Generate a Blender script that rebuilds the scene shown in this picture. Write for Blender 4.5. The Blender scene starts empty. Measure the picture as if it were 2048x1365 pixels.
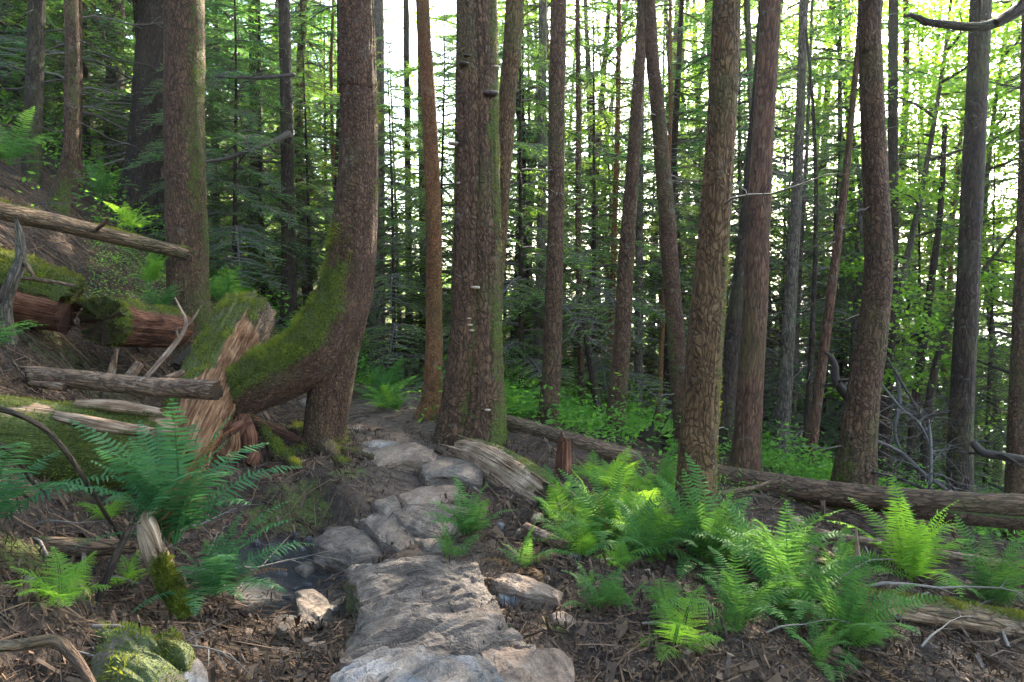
import bpy, math, random
import numpy as np
from math import radians as R
SC = bpy.context.scene
COL = SC.collection
# ------------------------------------------------------------ camera, sky, sun, exposure
FPX, PITCH, CAMZ = 1365.0, R(4.5), 1.5
cam = bpy.data.objects.new('camera', bpy.data.cameras.new('camera'))
COL.objects.link(cam); SC.camera = cam
cam.data.sensor_width = 36; cam.data.lens = 36 * FPX / 2048
cam.data.clip_start = .05; cam.data.clip_end = 6000
cam.location = (0, 0, CAMZ); cam.rotation_euler = (R(90) - PITCH, 0, 0)
SUN_EL, SUN_AZ = R(32), R(27)            # azimuth from straight ahead, to the right positive
wd = bpy.data.worlds.new('World'); SC.world = wd; wd.use_nodes = True
wn = wd.node_tree.nodes; bgn = wn['Background']
skyn = wn.new('ShaderNodeTexSky'); skyn.sky_type = 'NISHITA'; skyn.sun_disc = False
skyn.sun_elevation = SUN_EL; skyn.sun_rotation = SUN_AZ
skyn.dust_density = 1.6; skyn.air_density = 1.0; skyn.ozone_density = 1.0
wd.node_tree.links.new(skyn.outputs[0], bgn.inputs[0]); bgn.inputs[1].default_value = .15
sl = bpy.data.lights.new('sun', 'SUN'); sl.energy = 5.0; sl.angle = R(.6); sl.color = (1, .9, .74)
so = bpy.data.objects.new('sun', sl); COL.objects.link(so)
so.rotation_euler = (R(90) - SUN_EL, 0, math.pi - SUN_AZ)
SC.view_settings.view_transform = 'Standard'; SC.view_settings.look = 'None'
SC.view_settings.exposure = 3.5; SC.view_settings.gamma = 1
cy = SC.cycles; cy.max_bounces = 8; cy.diffuse_bounces = 5; cy.glossy_bounces = 2
cy.transmission_bounces = 4; cy.volume_bounces = 1; cy.transparent_max_bounces = 4
cy.use_denoising = True; cy.sample_clamp_indirect = 6
cy.caustics_reflective = False; cy.caustics_refractive = False
HAZE = .00045
# ------------------------------------------------------------ numeric helpers
def _hash(ix, iy, iz):
    h = (ix.astype(np.uint32) * np.uint32(374761393) + iy.astype(np.uint32) * np.uint32(668265263)
         + iz.astype(np.uint32) * np.uint32(2246822519))
    h = (h ^ (h >> np.uint32(13))) * np.uint32(1274126177)
    h = h ^ (h >> np.uint32(16))
    return (h & np.uint32(0xffffff)).astype(np.float32) / 8388607.5 - 1
def vn(p):
    p = np.asarray(p, np.float32); f = np.floor(p); i = f.astype(np.int64); f = p - f
    u = f * f * f * (f * (f * 6 - 15) + 10); x, y, z = i[..., 0], i[..., 1], i[..., 2]
    r = 0
    for dx in (0, 1):
        wx = u[..., 0] if dx else 1 - u[..., 0]
        for dy in (0, 1):
            wy = u[..., 1] if dy else 1 - u[..., 1]
            for dz in (0, 1):
                wz = u[..., 2] if dz else 1 - u[..., 2]
                r = r + wx * wy * wz * _hash(x + dx, y + dy, z + dz)
    return r
def fbm(p, o=4, lac=2.1, g=.5):
    p = np.asarray(p, np.float32); a, r, t = 1., 0, 0
    for k in range(o):
        r = r + a * vn(p + 17.3 * k); t += a; a *= g; p = p * lac
    return r / t
def nrm(v): return v / np.maximum(np.linalg.norm(v, axis=-1, keepdims=True), 1e-9)
def smooth(a, b, x):
    t = np.clip((x - a) / (b - a), 0, 1); return t * t * (3 - 2 * t)
def spline(pts, n):
    """Catmull-Rom through rows of pts, n samples evenly spread by length."""
    p = np.asarray(pts, float)
    if len(p) == 2:
        q = p[0] + np.linspace(0, 1, 24)[:, None] * (p[1] - p[0])
    else:
        e = np.vstack([2 * p[0] - p[1], p, 2 * p[-1] - p[-2]]); q = []
        for i in range(1, len(e) - 2):
            a, b, c, d = e[i - 1:i + 3]; t = np.linspace(0, 1, 16, endpoint=False)[:, None]
            q.append(.5 * (2 * b + (c - a) * t + (2 * a - 5 * b + 4 * c - d) * t ** 2 + (3 * b - a - 3 * c + d) * t ** 3))
        q = np.vstack(q + [p[-1:]])
    L = np.r_[0, np.cumsum(np.linalg.norm(np.diff(q[:, :3], axis=0), axis=1))]
    s = np.linspace(0, L[-1], n)
    return np.stack([np.interp(s, L, q[:, k]) for k in range(q.shape[1])], 1), s
# ------------------------------------------------------------ pixels of the photo's frame to places
FW = np.array([0, math.cos(PITCH), -math.sin(PITCH)]); UP = np.array([0, math.sin(PITCH), math.cos(PITCH)])
CAM = np.array([0, 0, CAMZ])
def ray(px, py): return FW + np.array([1, 0, 0]) * ((px - 1024) / FPX) + UP * ((682.5 - py) / FPX)
def P(px, py, Y):
    r = ray(px, py); return CAM + r * (Y / r[1])
# ------------------------------------------------------------ terrain
_ty = [-40, 0, 2, 4, 6.3, 9, 12, 15, 20, 26, 40, 80]
_tx = [.2, -.15, -.2, -.5, -1.08, -1.87, -1.97, -2.1, -3.0, -4.2, -6, -10]
_tz = [0, 0, 0, 0, .0, .0, -.32, -.5, -.42, .2, 1.5, 3]
_yy = np.linspace(-40, 80, 1200)
def _sm(a): 
    k = np.hanning(41); k /= k.sum(); return np.convolve(np.pad(a, 20, 'edge'), k, 'valid')
_xx = _sm(np.interp(_yy, _ty, _tx)); _zz = _sm(np.interp(_yy, _ty, _tz))
BUMPS = []     # (x, y, rx, ry, dz)
def terrain(x, y, fine=False):
    x = np.asarray(x, float); y = np.asarray(y, float)
    xt = np.interp(y, _yy, _xx); zt = np.interp(y, _yy, _zz); s = x - xt
    hl = np.interp(y, [0, 2, 4.5, 6, 8.5, 12, 20], [.9, .95, 1.75, 1.5, .85, .6, .6])
    a = -s - hl; l = np.where(a > 0, a * a / (a + .5), 0)
    z = zt + .78 * np.where(l < 45, l, 45 + (l - 45) * .1)
    b = s - np.interp(y, [0, 3, 8, 14], [1.3, 1.2, .9, .6]); r = np.where(b > 0, b * b / (b + .7), 0)
    z = z - .27 * np.minimum(r, 40) - .35 * np.clip(r - 40, 0, 120)
    far = smooth(90, 500, np.hypot(x, y)); z = z * (1 - far) + far * np.where(x > -60, -60, 20)
    for (cx, cy_, rx, ry, dz) in BUMPS:
        z = z + dz * np.exp(-((x - cx) / rx) ** 2 - ((y - cy_) / ry) ** 2)
    z = z + .15 * smooth(4.5, 4.72, y + .10 * np.sin(x * 5.1) + .07 * np.sin(x * 11.3 + 1)) * np.exp(-((x + 1.75) / .85) ** 6) * (1 - smooth(6., 7.2, y))
    if fine:
        p = np.stack([x, y, 0 * x], -1)
        w = np.exp(-np.abs(s) / 1.0) 
        z = z + fbm(p * .35, 3) * .25 * smooth(3, 12, np.hypot(x, y)) * (1 - w)
        z = z + fbm(p * 2.2 + 5, 4) * .10 * (1 - .55 * w) + fbm(p * 9 + 9, 3) * .028
    return z
def G(px, py, lift=0, fine=False):
    r = ray(px, py); t = np.linspace(1.2, 90, 9000); q = CAM + r * t[:, None]
    d = q[:, 2] - terrain(q[:, 0], q[:, 1], fine) - lift
    i = np.argmax(d < 0)
    return q[i] if d[i] < 0 else q[-1]
def gz(x, y, fine=True): return float(terrain(x, y, fine))
for (px, py, Y, rx, ry, dz) in ((590, 1085, 4.0, .55, .5, -.22), (640, 1150, 3.4, .35, .5, -.12), 
                                (430, 950, 4.9, .5, .4, .08), (250, 1290, 2.3, .45, .4, .18), (60, 1240, 2.4, .6, .3, .12),
                                (1700, 1070, 5.6, 1.4, .6, -.25), (1480, 930, 7.2, .6, .5, -.05), (300, 660, 7.0, .9, .7, -.15)):
    q = P(px, py, Y); BUMPS.append((q[0], q[1], rx, ry, dz))
# ------------------------------------------------------------ objects
def mk(name, V, F, mats, mi=None, at=None, smooth_=True):
    V = np.asarray(V, np.float32); F = [np.asarray(f, np.int32) for f in F if len(f)]
    me = bpy.data.meshes.new(name)
    me.vertices.add(len(V)); me.vertices.foreach_set('co', V.ravel())
    lv = np.concatenate([f.ravel() for f in F]); n = np.concatenate([np.full(len(f), f.shape[1], np.int32) for f in F])
    me.loops.add(len(lv)); me.loops.foreach_set('vertex_index', lv)
    me.polygons.add(len(n)); me.polygons.foreach_set('loop_start', np.r_[0, np.cumsum(n)[:-1]].astype(np.int32))
    if mi is not None: me.polygons.foreach_set('material_index', np.asarray(mi, np.int32))
    me.polygons.foreach_set('use_smooth', np.full(len(n), smooth_))
    for m in (mats if isinstance(mats, (list, tuple)) else [mats]): me.materials.append(m)
    for k, a in (at or {}).items():
        a = np.asarray(a, np.float32); vec = a.ndim == 2
        A = me.attributes.new(k, 'FLOAT_VECTOR' if vec else 'FLOAT', 'POINT')
        A.data.foreach_set('vector' if vec else 'value', a.ravel())
    me.update(calc_edges=True); me.validate()
    return me
def link(name, data, parent=None, loc=None, rot=None, sc=None):
    o = bpy.data.objects.new(name, data); COL.objects.link(o)
    if parent is not None: o.parent = parent
    if loc is not None: o.location = [float(c) for c in loc]
    if rot is not None: o.rotation_euler = rot
    if sc is not None: o.scale = (sc, sc, sc) if np.isscalar(sc) else sc
    return o
def tag(o, label=None, cat=None, group=None, kind=None):
    if label: o['label'] = label
    if cat: o['category'] = cat
    if group: o['group'] = group
    if kind: o['kind'] = kind
    return o
def thing(name, label, cat, loc=(0, 0, 0), rot=None, sc=None, group=None, data=None):
    return tag(link(name, data, None, loc, rot, sc), label, cat, group)
class Buf:
    """gathers pieces into one mesh"""
    def __init__(s): s.V = []; s.F = {}; s.n = 0; s.A = {}
    def add(s, V, F, mi=0, **at):
        for f in F:
            if len(f): s.F.setdefault((mi, np.asarray(f).shape[1]), []).append(np.asarray(f) + s.n)
        s.V.append(V)
        for k, a in at.items(): s.A.setdefault(k, []).append((s.n, np.asarray(a)))
        s.n += len(V)
    def mesh(s, name, mats, smooth_=True):
        V = np.vstack(s.V); F = []; mi = []
        for (m, k), L in sorted(s.F.items()):
            f = np.vstack(L); F.append(f); mi.append(np.full(len(f), m))
        at = {}
        for k, L in s.A.items():
            a = np.zeros((s.n,) + L[0][1].shape[1:], np.float32)
            for (o, v) in L: a[o:o + len(v)] = v
            at[k] = a
        return mk(name, V, F, mats, np.concatenate(mi), at, smooth_)
def tube(path, rad, k=12, seed=0, lump=.06, lf=(3, 1.2), ridge=0., rf=(9, 1.2), ragged=(0, 0), cap=True, flare=None, ov=1.):
    """path (n,3), rad (n): a limb-like surface. Returns V, F, N, dict of attributes. bc = seamless bark coordinates in metres"""
    path = np.asarray(path, float); n = len(path); rad = np.broadcast_to(np.asarray(rad, float), (n,))
    T = nrm(np.gradient(path, axis=0)); ref = np.array([0, 1., 0]) if abs(T[0][1]) < .8 else np.array([1., 0, 0])
    U = np.zeros((n, 3)); u = nrm(np.cross(ref, T[0]))
    for i in range(n):
        u = nrm(u - T[i] * (u @ T[i])); U[i] = u
    W = np.cross(T, U); a = np.linspace(0, 2 * np.pi, k, endpoint=False)
    N = np.cos(a)[None, :, None] * U[:, None] + ov * np.sin(a)[None, :, None] * W[:, None]
    L = np.r_[0, np.cumsum(np.linalg.norm(np.diff(path, axis=0), axis=1))]
    q = np.stack([np.broadcast_to(np.cos(a), (n, k)), np.broadcast_to(np.sin(a), (n, k)), np.broadcast_to(L[:, None], (n, k))], -1)
    so = seed * 13.7
    d = lump * fbm(q * np.array([lf[0] / 3, lf[0] / 3, lf[1]]) + so, 3)
    if ridge:
        g = 1 - np.abs(fbm(q * np.array([rf[0] / 2, rf[0] / 2, rf[1]]) + so + 3, 3)) * 2.2
        d = d + ridge * g
    r = rad[:, None] * (1 + d)
    if flare is not None:        # (amount, height, lobes)
        r = r + rad[:, None] * flare[0] * np.exp(-L / flare[1])[:, None] * (.65 + .5 * np.cos(flare[2] * a + so) * np.exp(-L / flare[1] / 2)[:, None] + .3 * np.cos(2 * a + so * 2))
    V = path[:, None] + N * r[..., None]
    for e, amt in ((0, ragged[0]), (n - 1, ragged[1])):
        if amt:
            sgn = -1 if e == 0 else 1; jit = vn(np.stack([np.cos(a) * 3, np.sin(a) * 3, 0 * a], -1) + so) * .7 + vn(np.stack([np.cos(a) * 9, np.sin(a) * 9, 0 * a], -1) + so) * .5
            V[e] += T[e] * (sgn * amt * jit)[:, None]
    idx = np.arange(n * k).reshape(n, k); i2 = np.roll(idx, -1, 1)
    F = [np.stack([idx[:-1], i2[:-1], i2[1:], idx[1:]], -1).reshape(-1, 4)]
    V = V.reshape(-1, 3); NN = nrm(N).reshape(-1, 3)
    bc = np.stack([q[..., 0] * rad.mean(), q[..., 1] * rad.mean(), q[..., 2]], -1).reshape(-1, 3) + seed * 1.37
    en = np.zeros(n * k)
    if cap:
        c = []
        for e, sgn in ((0, -1), (n - 1, 1)):
            rr = np.random.RandomState(seed + 5 + e)
            V = np.vstack([V, path[e] + T[e] * sgn * rad[e] * .1 * rr.uniform(-1.2, .6)]); NN = np.vstack([NN, T[e] * sgn])
            bc = np.vstack([bc, path[e][None] * 0 + seed]); en = np.r_[en, 1.]; ci = len(V) - 1
            f = np.stack([idx[e], i2[e], np.full(k, ci)], -1); c.append(f[:, ::-1] if e == 0 else f)
        F += c
    return V, F, NN, dict(bc=bc)
def clean(s): return s
# ------------------------------------------------------------ materials
class NT:
    def __init__(s, name, tr=False):
        s.m = bpy.data.materials.new(name); s.m.use_nodes = True; s.t = s.m.node_tree
        s.b = s.t.nodes['Principled BSDF']; s.out = s.t.nodes['Material Output']
    def n(s, typ, **kw):
        o = s.t.nodes.new('ShaderNode' + typ)
        for k, v in kw.items(): setattr(o, k, v)
        return o
    def l(s, a, b): s.t.links.new(a, b)
    def put(s, sock, v):
        if hasattr(v, 'is_output'): s.l(v, sock)
        else: sock.default_value = v if not isinstance(v, tuple) or len(v) == 4 or sock.type == 'VECTOR' else (*v, 1)
    def attr(s, name, vec=False):
        o = s.n('Attribute', attribute_name=name); return o.outputs['Vector' if vec else 'Fac']
    def math(s, op, a, b=0, c=0, clamp=False):
        o = s.n('Math', operation=op, use_clamp=clamp)
        for i, v in enumerate((a, b, c)): s.put(o.inputs[i], v)
        return o.outputs[0]
    def noise(s, vec, scale, detail=4, rough=.55, dist=0):
        o = s.n('TexNoise'); s.put(o.inputs['Vector'], vec); o.inputs['Scale'].default_value = scale
        o.inputs['Detail'].default_value = detail; o.inputs['Roughness'].default_value = rough; o.inputs['Distortion'].default_value = dist
        return o.outputs['Fac']
    def vor(s, vec, scale, feature='DISTANCE_TO_EDGE', out='Distance'):
        o = s.n('TexVoronoi', feature=feature); s.put(o.inputs['Vector'], vec); o.inputs['Scale'].default_value = scale
        return o.outputs[out]
    def mul(s, vec, v):
        o = s.n('VectorMath', operation='MULTIPLY'); s.put(o.inputs[0], vec); s.put(o.inputs[1], v); return o.outputs[0]
    def addv(s, a, b):
        o = s.n('VectorMath', operation='ADD'); s.put(o.inputs[0], a); s.put(o.inputs[1], b); return o.outputs[0]
    def jit(s, vec, scale, amt):
        o = s.n('TexNoise'); s.put(o.inputs['Vector'], vec); o.inputs['Scale'].default_value = scale; o.inputs['Detail'].default_value = 2
        return s.addv(vec, s.mul(s.addv(o.outputs['Color'], (-.5, -.5, -.5)), (amt, amt, amt)))
    def ramp(s, fac, stops):
        o = s.n('ValToRGB'); e = o.color_ramp.elements
        while len(e) < len(stops): e.new(.5)
        for i, (p, c) in enumerate(stops): e[i].position = p; e[i].color = (*c, 1) if len(c) == 3 else c
        s.put(o.inputs[0], fac); return o.outputs[0]
    def mix(s, fac, a, b, mode='MIX'):
        o = s.n('Mix', data_type='RGBA', blend_type=mode); s.put(o.inputs[0], fac); s.put(o.inputs[6], a); s.put(o.inputs[7], b)
        return o.outputs[2]
    def mapr(s, v, a, b, c=0, d=1):
        o = s.n('MapRange'); s.put(o.inputs[0], v)
        for i, k in enumerate((a, b, c, d)): o.inputs[i + 1].default_value = k
        return o.outputs[0]
    def bump(s, h, dist, strength=1., normal=None):
        o = s.n('Bump'); s.put(o.inputs['Height'], h); o.inputs['Distance'].default_value = dist; o.inputs['Strength'].default_value = strength
        if normal is not None: s.l(normal, o.inputs['Normal'])
        return o.outputs[0]
    def obj(s): return s.n('TexCoord').outputs['Object']
    def geo(s): return s.n('NewGeometry').outputs['Position']
    def fin(s, col, rough=.9, normal=None, spec=.3):
        s.put(s.b.inputs['Base Color'], col); s.put(s.b.inputs['Roughness'], rough)
        s.b.inputs['Specular IOR Level'].default_value = spec
        if normal is not None: s.l(normal, s.b.inputs['Normal'])
        return s.m
MOSS_D, MOSS_L = (.026, .034, .007), (.105, .125, .018)
def bark(name, dark, mid, light, sc=26, st=.33, wood=((.06, .028, .014), (.19, .095, .048)), crack=.12, bd=.036):
    dark, mid, light = ((q[0] * .95, q[1] * .78, q[2] * .62) for q in (dark, mid, light))
    t = NT(name); v = t.attr('bc', True); vs = t.mul(v, (1, 1, st)); vj = t.jit(t.jit(vs, 9, .10), 45, .028)
    e = t.vor(vj, sc * 1.55); brk = t.noise(vs, sc * .9, 3, .6); f = t.mapr(t.math('ADD', e, t.math('MULTIPLY', t.math('SUBTRACT', brk, .47), .30)), .0, crack * 2.6)
    fur = t.noise(t.mul(v, (1, 1, .13)), sc * 1.1, 5, .6, .6); fine = t.noise(vs, 120, 4, .65); big = t.noise(v, 3.2, 3); cell = t.vor(vj, sc * 1.55, 'F1', 'Color')
    tone = t.math('ADD', t.math('MULTIPLY', fine, .42), t.math('ADD', t.math('MULTIPLY', big, .28), t.math('MULTIPLY', fur, .34)))
    c = t.ramp(tone, [(.36, dark), (.52, mid), (.70, light)])
    c = t.mix(t.math('MULTIPLY', t.mapr(cell, .1, .9), .30), c, light)
    c = t.mix(t.mapr(f, 0, .75), t.mix(.75, c, tuple(x * .25 for x in dark)), c)
    lich = t.mapr(t.noise(v, 9, 6, .65), .60, .68); c = t.mix(t.math('MULTIPLY', lich, .28), c, (.2, .2, .15))
    grn = t.mapr(t.noise(t.mul(v, (1, 1, .4)), 2.3, 4, .6), .52, .68); c = t.mix(t.math('MULTIPLY', grn, .35), c, (.075, .085, .022))
    h = t.math('ADD', t.math('MULTIPLY', t.math('MINIMUM', f, .8), .55), t.math('ADD', t.math('MULTIPLY', fine, .4), t.math('MULTIPLY', fur, 1.1)))
    # bare wood
    w = t.attr('wood'); wv = t.mul(v, (1, 1, .06)); fib = t.noise(wv, 75, 5, .62, .3)
    wc = t.ramp(t.math('ADD', fib, t.math('MULTIPLY', t.math('SUBTRACT', t.noise(v, 5, 3), .5), .7)), [(.22, tuple(x * .3 for x in wood[0])), (.36, wood[0]), (.56, tuple(a * .35 + b * .65 for a, b in zip(*wood))), (.8, tuple(min(1, x * 1.5 + .04) for x in wood[1]))])
    wm = t.mapr(t.math('ADD', w, t.math('MULTIPLY', t.math('SUBTRACT', t.noise(v, 22, 4), .5), .6)), .42, .58)
    c = t.mix(wm, c, wc); h = t.math('ADD', t.math('MULTIPLY', h, t.math('SUBTRACT', 1, wm)), t.math('MULTIPLY', t.math('MULTIPLY', fib, 1.4), wm))
    # moss
    mo = t.attr('moss'); mm = t.mapr(t.math('ADD', mo, t.math('MULTIPLY', t.math('SUBTRACT', t.noise(v, 14, 6, .7), .5), 1.7)), .38, .72)
    mn = t.noise(v, 55, 4, .7); mc = t.ramp(mn, [(.3, MOSS_D), (.7, MOSS_L)])
    c = t.mix(mm, c, mc); h = t.math('ADD', h, t.math('MULTIPLY', t.math('MULTIPLY', mn, mm), .8))
    return t.fin(c, .88, t.bump(h, bd, .9), .25)
M = {}
M['brown'] = bark('bark_brown', (.035, .021, .013), (.10, .062, .038), (.19, .125, .08))
M['scaly'] = bark('bark_scaly', (.032, .017, .010), (.088, .050, .030), (.165, .105, .07), sc=34, st=.45, bd=.03)
M['orange'] = bark('bark_orange', (.075, .036, .015), (.215, .105, .044), (.37, .205, .10), sc=44, st=.4, bd=.03)
M['red'] = bark('bark_red', (.04, .020, .013), (.115, .062, .040), (.21, .13, .09), sc=30, st=.12, bd=.03)
M['golden'] = bark('bark_golden', (.045, .028, .014), (.125, .080, .040), (.235, .16, .085), sc=36, st=.26, bd=.036)
M['grey'] = bark('bark_grey', (.045, .042, .038), (.12, .11, .095), (.22, .21, .19), sc=24, st=.2)
M['dark'] = bark('bark_dark', (.014, .010, .008), (.040, .028, .02), (.085, .062, .045), sc=22, st=.2)
M['deadlog'] = bark('bark_dead_log', (.045, .029, .019), (.15, .10, .068), (.30, .22, .16), sc=20, st=.25, wood=((.12, .07, .045), (.36, .25, .17)), bd=.03)
M['rotten'] = bark('rotten_wood', (.04, .026, .014), (.11, .08, .05), (.24, .20, .15), sc=22, st=.3, wood=((.10, .036, .011), (.30, .155, .070)))
M['palewood'] = bark('pale_wood', (.05, .034, .022), (.15, .11, .07), (.3, .24, .17), sc=22, st=.2, wood=((.15, .085, .045), (.45, .30, .19)))
M['redrot'] = bark('red_rot', (.03, .014, .008), (.07, .03, .016), (.14, .07, .04), wood=((.05, .016, .007), (.19, .07, .03)))
def twigmat(name, a, b):
    t = NT(name); p = t.obj(); r = t.attr('rnd'); f = t.noise(p, 30, 3)
    c = t.ramp(t.math('ADD', t.math('MULTIPLY', r, .7), t.math('MULTIPLY', t.math('SUBTRACT', f, .3), .6)), [(.05, a), (.95, b)])
    return t.fin(c, .85, None, .3)
M['twig'] = twigmat('dead_twig', (.035, .026, .02), (.20, .165, .13))
M['greytwig'] = twigmat('grey_twig', (.04, .033, .028), (.15, .125, .105))
M['litter'] = twigmat('litter', (.012, .006, .0035), (.165, .094, .048))
M['limb'] = twigmat('limb_wood', (.02, .014, .010), (.07, .05, .036))
def leafmat(name, a, b, back=.5, rough=.55, var=3.0, tcol=None):
    t = NT(name); p = t.geo(); r = t.attr('rnd'); f = t.noise(p, var, 2)
    fac = t.math('ADD', t.math('MULTIPLY', r, .75), t.math('MULTIPLY', t.math('SUBTRACT', f, .38), .9))
    c = t.ramp(fac, [(.0, a), (1., b)])
    m = t.fin(c, rough, None, .15)
    tr = t.n('BsdfTranslucent'); hs = t.n('HueSaturation'); t.l(c, hs.inputs['Color']); hs.inputs['Hue'].default_value = .478
    hs.inputs['Value'].default_value = 2.6; hs.inputs['Saturation'].default_value = 1.05; t.l(hs.outputs[0], tr.inputs['Color'])
    mx = t.n('MixShader'); mx.inputs[0].default_value = back
    t.l(t.b.outputs[0], mx.inputs[1]); t.l(tr.outputs[0], mx.inputs[2]); t.l(mx.outputs[0], t.out.inputs['Surface'])
    return m
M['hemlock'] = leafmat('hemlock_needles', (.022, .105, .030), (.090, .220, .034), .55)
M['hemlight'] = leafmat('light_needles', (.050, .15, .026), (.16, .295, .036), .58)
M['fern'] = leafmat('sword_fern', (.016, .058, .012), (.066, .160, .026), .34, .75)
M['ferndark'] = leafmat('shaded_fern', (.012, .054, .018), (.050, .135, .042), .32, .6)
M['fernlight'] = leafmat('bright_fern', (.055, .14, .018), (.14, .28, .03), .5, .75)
M['maple'] = leafmat('maple_leaf', (.05, .135, .014), (.15, .29, .028), .52)
M['shrub'] = leafmat('shrub_leaf', (.036, .125, .018), (.125, .28, .032), .48, .5, 1.4)
M['moss'] = leafmat('moss_tuft', (.040, .036, .008), (.135, .160, .018), .25, .8)
M['deadfrond'] = leafmat('dead_frond', (.07, .035, .012), (.2, .11, .04), .3, .7)
def rockmat(name, a, b, c3, blue=0.):
    t = NT(name); p = t.obj(); pj = t.jit(p, 2.2, .30)
    strat = t.noise(t.mul(pj, (3.4, 1.3, 9)), 4, 7, .66, .5); big = t.noise(p, 2.0, 4)
    fine = t.noise(p, 55, 5, .7)
    c = t.ramp(t.math('ADD', t.math('MULTIPLY', strat, .62), t.math('MULTIPLY', big, .42)), [(.36, a), (.53, b), (.70, c3)])
    c = t.mix(t.math('MULTIPLY', t.mapr(fine, .45, .75), .45), c, tuple(x * .5 for x in a))
    if blue: c = t.mix(t.math('MULTIPLY', t.mapr(t.noise(p, 6, 4, .6), .47, .6), blue), c, (.20, .215, .235))
    rust = t.mapr(t.noise(t.addv(p, (7, 3, 1)), 2.6, 4), .56, .7); c = t.mix(t.math('MULTIPLY', rust, .5), c, (.22, .12, .062))
    h = t.math('ADD', t.math('MULTIPLY', strat, 1.0), t.math('MULTIPLY', fine, .3))
    pit = t.mapr(t.noise(t.mul(pj, (1.5, 1, 2)), 5.5, 6, .72, .4), .60, .70); h = t.math('SUBTRACT', h, t.math('MULTIPLY', pit, .5))
    c = t.mix(t.math('MULTIPLY', pit, .7), c, tuple(x * .22 for x in a))
    mo = t.attr('moss'); mm = t.mapr(t.math('ADD', mo, t.math('MULTIPLY', t.math('SUBTRACT', t.noise(p, 16, 5, .65), .5), .9)), .42, .6)
    mn = t.noise(p, 60, 4, .7); c = t.mix(mm, c, t.ramp(mn, [(.3, MOSS_D), (.7, MOSS_L)])); h = t.math('ADD', h, t.math('MULTIPLY', t.math('MULTIPLY', mn, mm), .5))
    return t.fin(c, t.mapr(fine, .3, .7, .55, .85), t.bump(h, .05, .9), .4)
M['rock'] = rockmat('rock_brown', (.042, .028, .019), (.125, .086, .058), (.235, .175, .125))
M['bluerock'] = rockmat('rock_blue', (.045, .038, .033), (.12, .098, .08), (.21, .182, .155), .4)
M['rustrock'] = rockmat('rock_rust', (.085, .052, .033), (.21, .13, .08), (.32, .235, .165))
M['wetrock'] = rockmat('rock_wet', (.018, .016, .016), (.055, .046, .041), (.12, .105, .095)); M['wetrock'].node_tree.nodes['Principled BSDF'].inputs['Roughness'].links[0].from_node.inputs[3].default_value = .25
def soilmat():
    t = NT('forest_soil'); p = t.geo(); n1 = t.noise(p, 1.3, 4); n2 = t.noise(p, 16, 6, .7); n3 = t.noise(p, 70, 4, .7)
    c = t.ramp(t.math('ADD', t.math('MULTIPLY', n1, .4), t.math('MULTIPLY', n2, .6)), [(.32, (.007, .004, .0025)), (.5, (.027, .0145, .0075)), (.68, (.078, .044, .023))])
    chips = t.mapr(t.vor(t.jit(p, 20, .06), 46, 'F1', 'Color'), .72, .9); c = t.mix(t.math('MULTIPLY', chips, .5), c, (.14, .09, .058))
    tr = t.attr('trail'); c = t.mix(t.math('MULTIPLY', tr, .75), c, t.ramp(n2, [(.3, (.045, .027, .017)), (.7, (.15, .10, .065))]))
    mo = t.attr('moss'); mm = t.mapr(t.math('ADD', mo, t.math('MULTIPLY', t.math('SUBTRACT', n2, .5), 1.0)), .45, .65)
    c = t.mix(mm, c, t.ramp(n3, [(.3, MOSS_D), (.7, MOSS_L)]))
    mud = t.attr('mud'); md = t.mapr(t.math('ADD', mud, t.math('MULTIPLY', t.math('SUBTRACT', n2, .5), .5)), .4, .62)
    c = t.mix(md, c, (.014, .012, .011)); ro = t.math('SUBTRACT', .95, t.math('MULTIPLY', md, t.math('ADD', .2, t.math('MULTIPLY', n3, .55))))
    h = t.math('ADD', n2, t.math('MULTIPLY', n3, .5))
    m = t.fin(c, ro, t.bump(h, .05, .8), .35); return m
M['soil'] = soilmat()
t = NT('lake_water'); M['water'] = t.fin((.02, .05, .06), .12, t.bump(t.noise(t.geo(), .4, 3), .2, .3), .5)
t = NT('fungus_dark'); M['fungus'] = t.fin(t.ramp(t.noise(t.obj(), 40, 3), [(.3, (.03, .02, .016)), (.7, (.09, .06, .045))]), .7)
t = NT('fungus_pale'); M['palefungus'] = t.fin(t.ramp(t.noise(t.obj(), 30, 3), [(.3, (.20, .13, .08)), (.7, (.42, .33, .23))]), .7)
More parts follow.
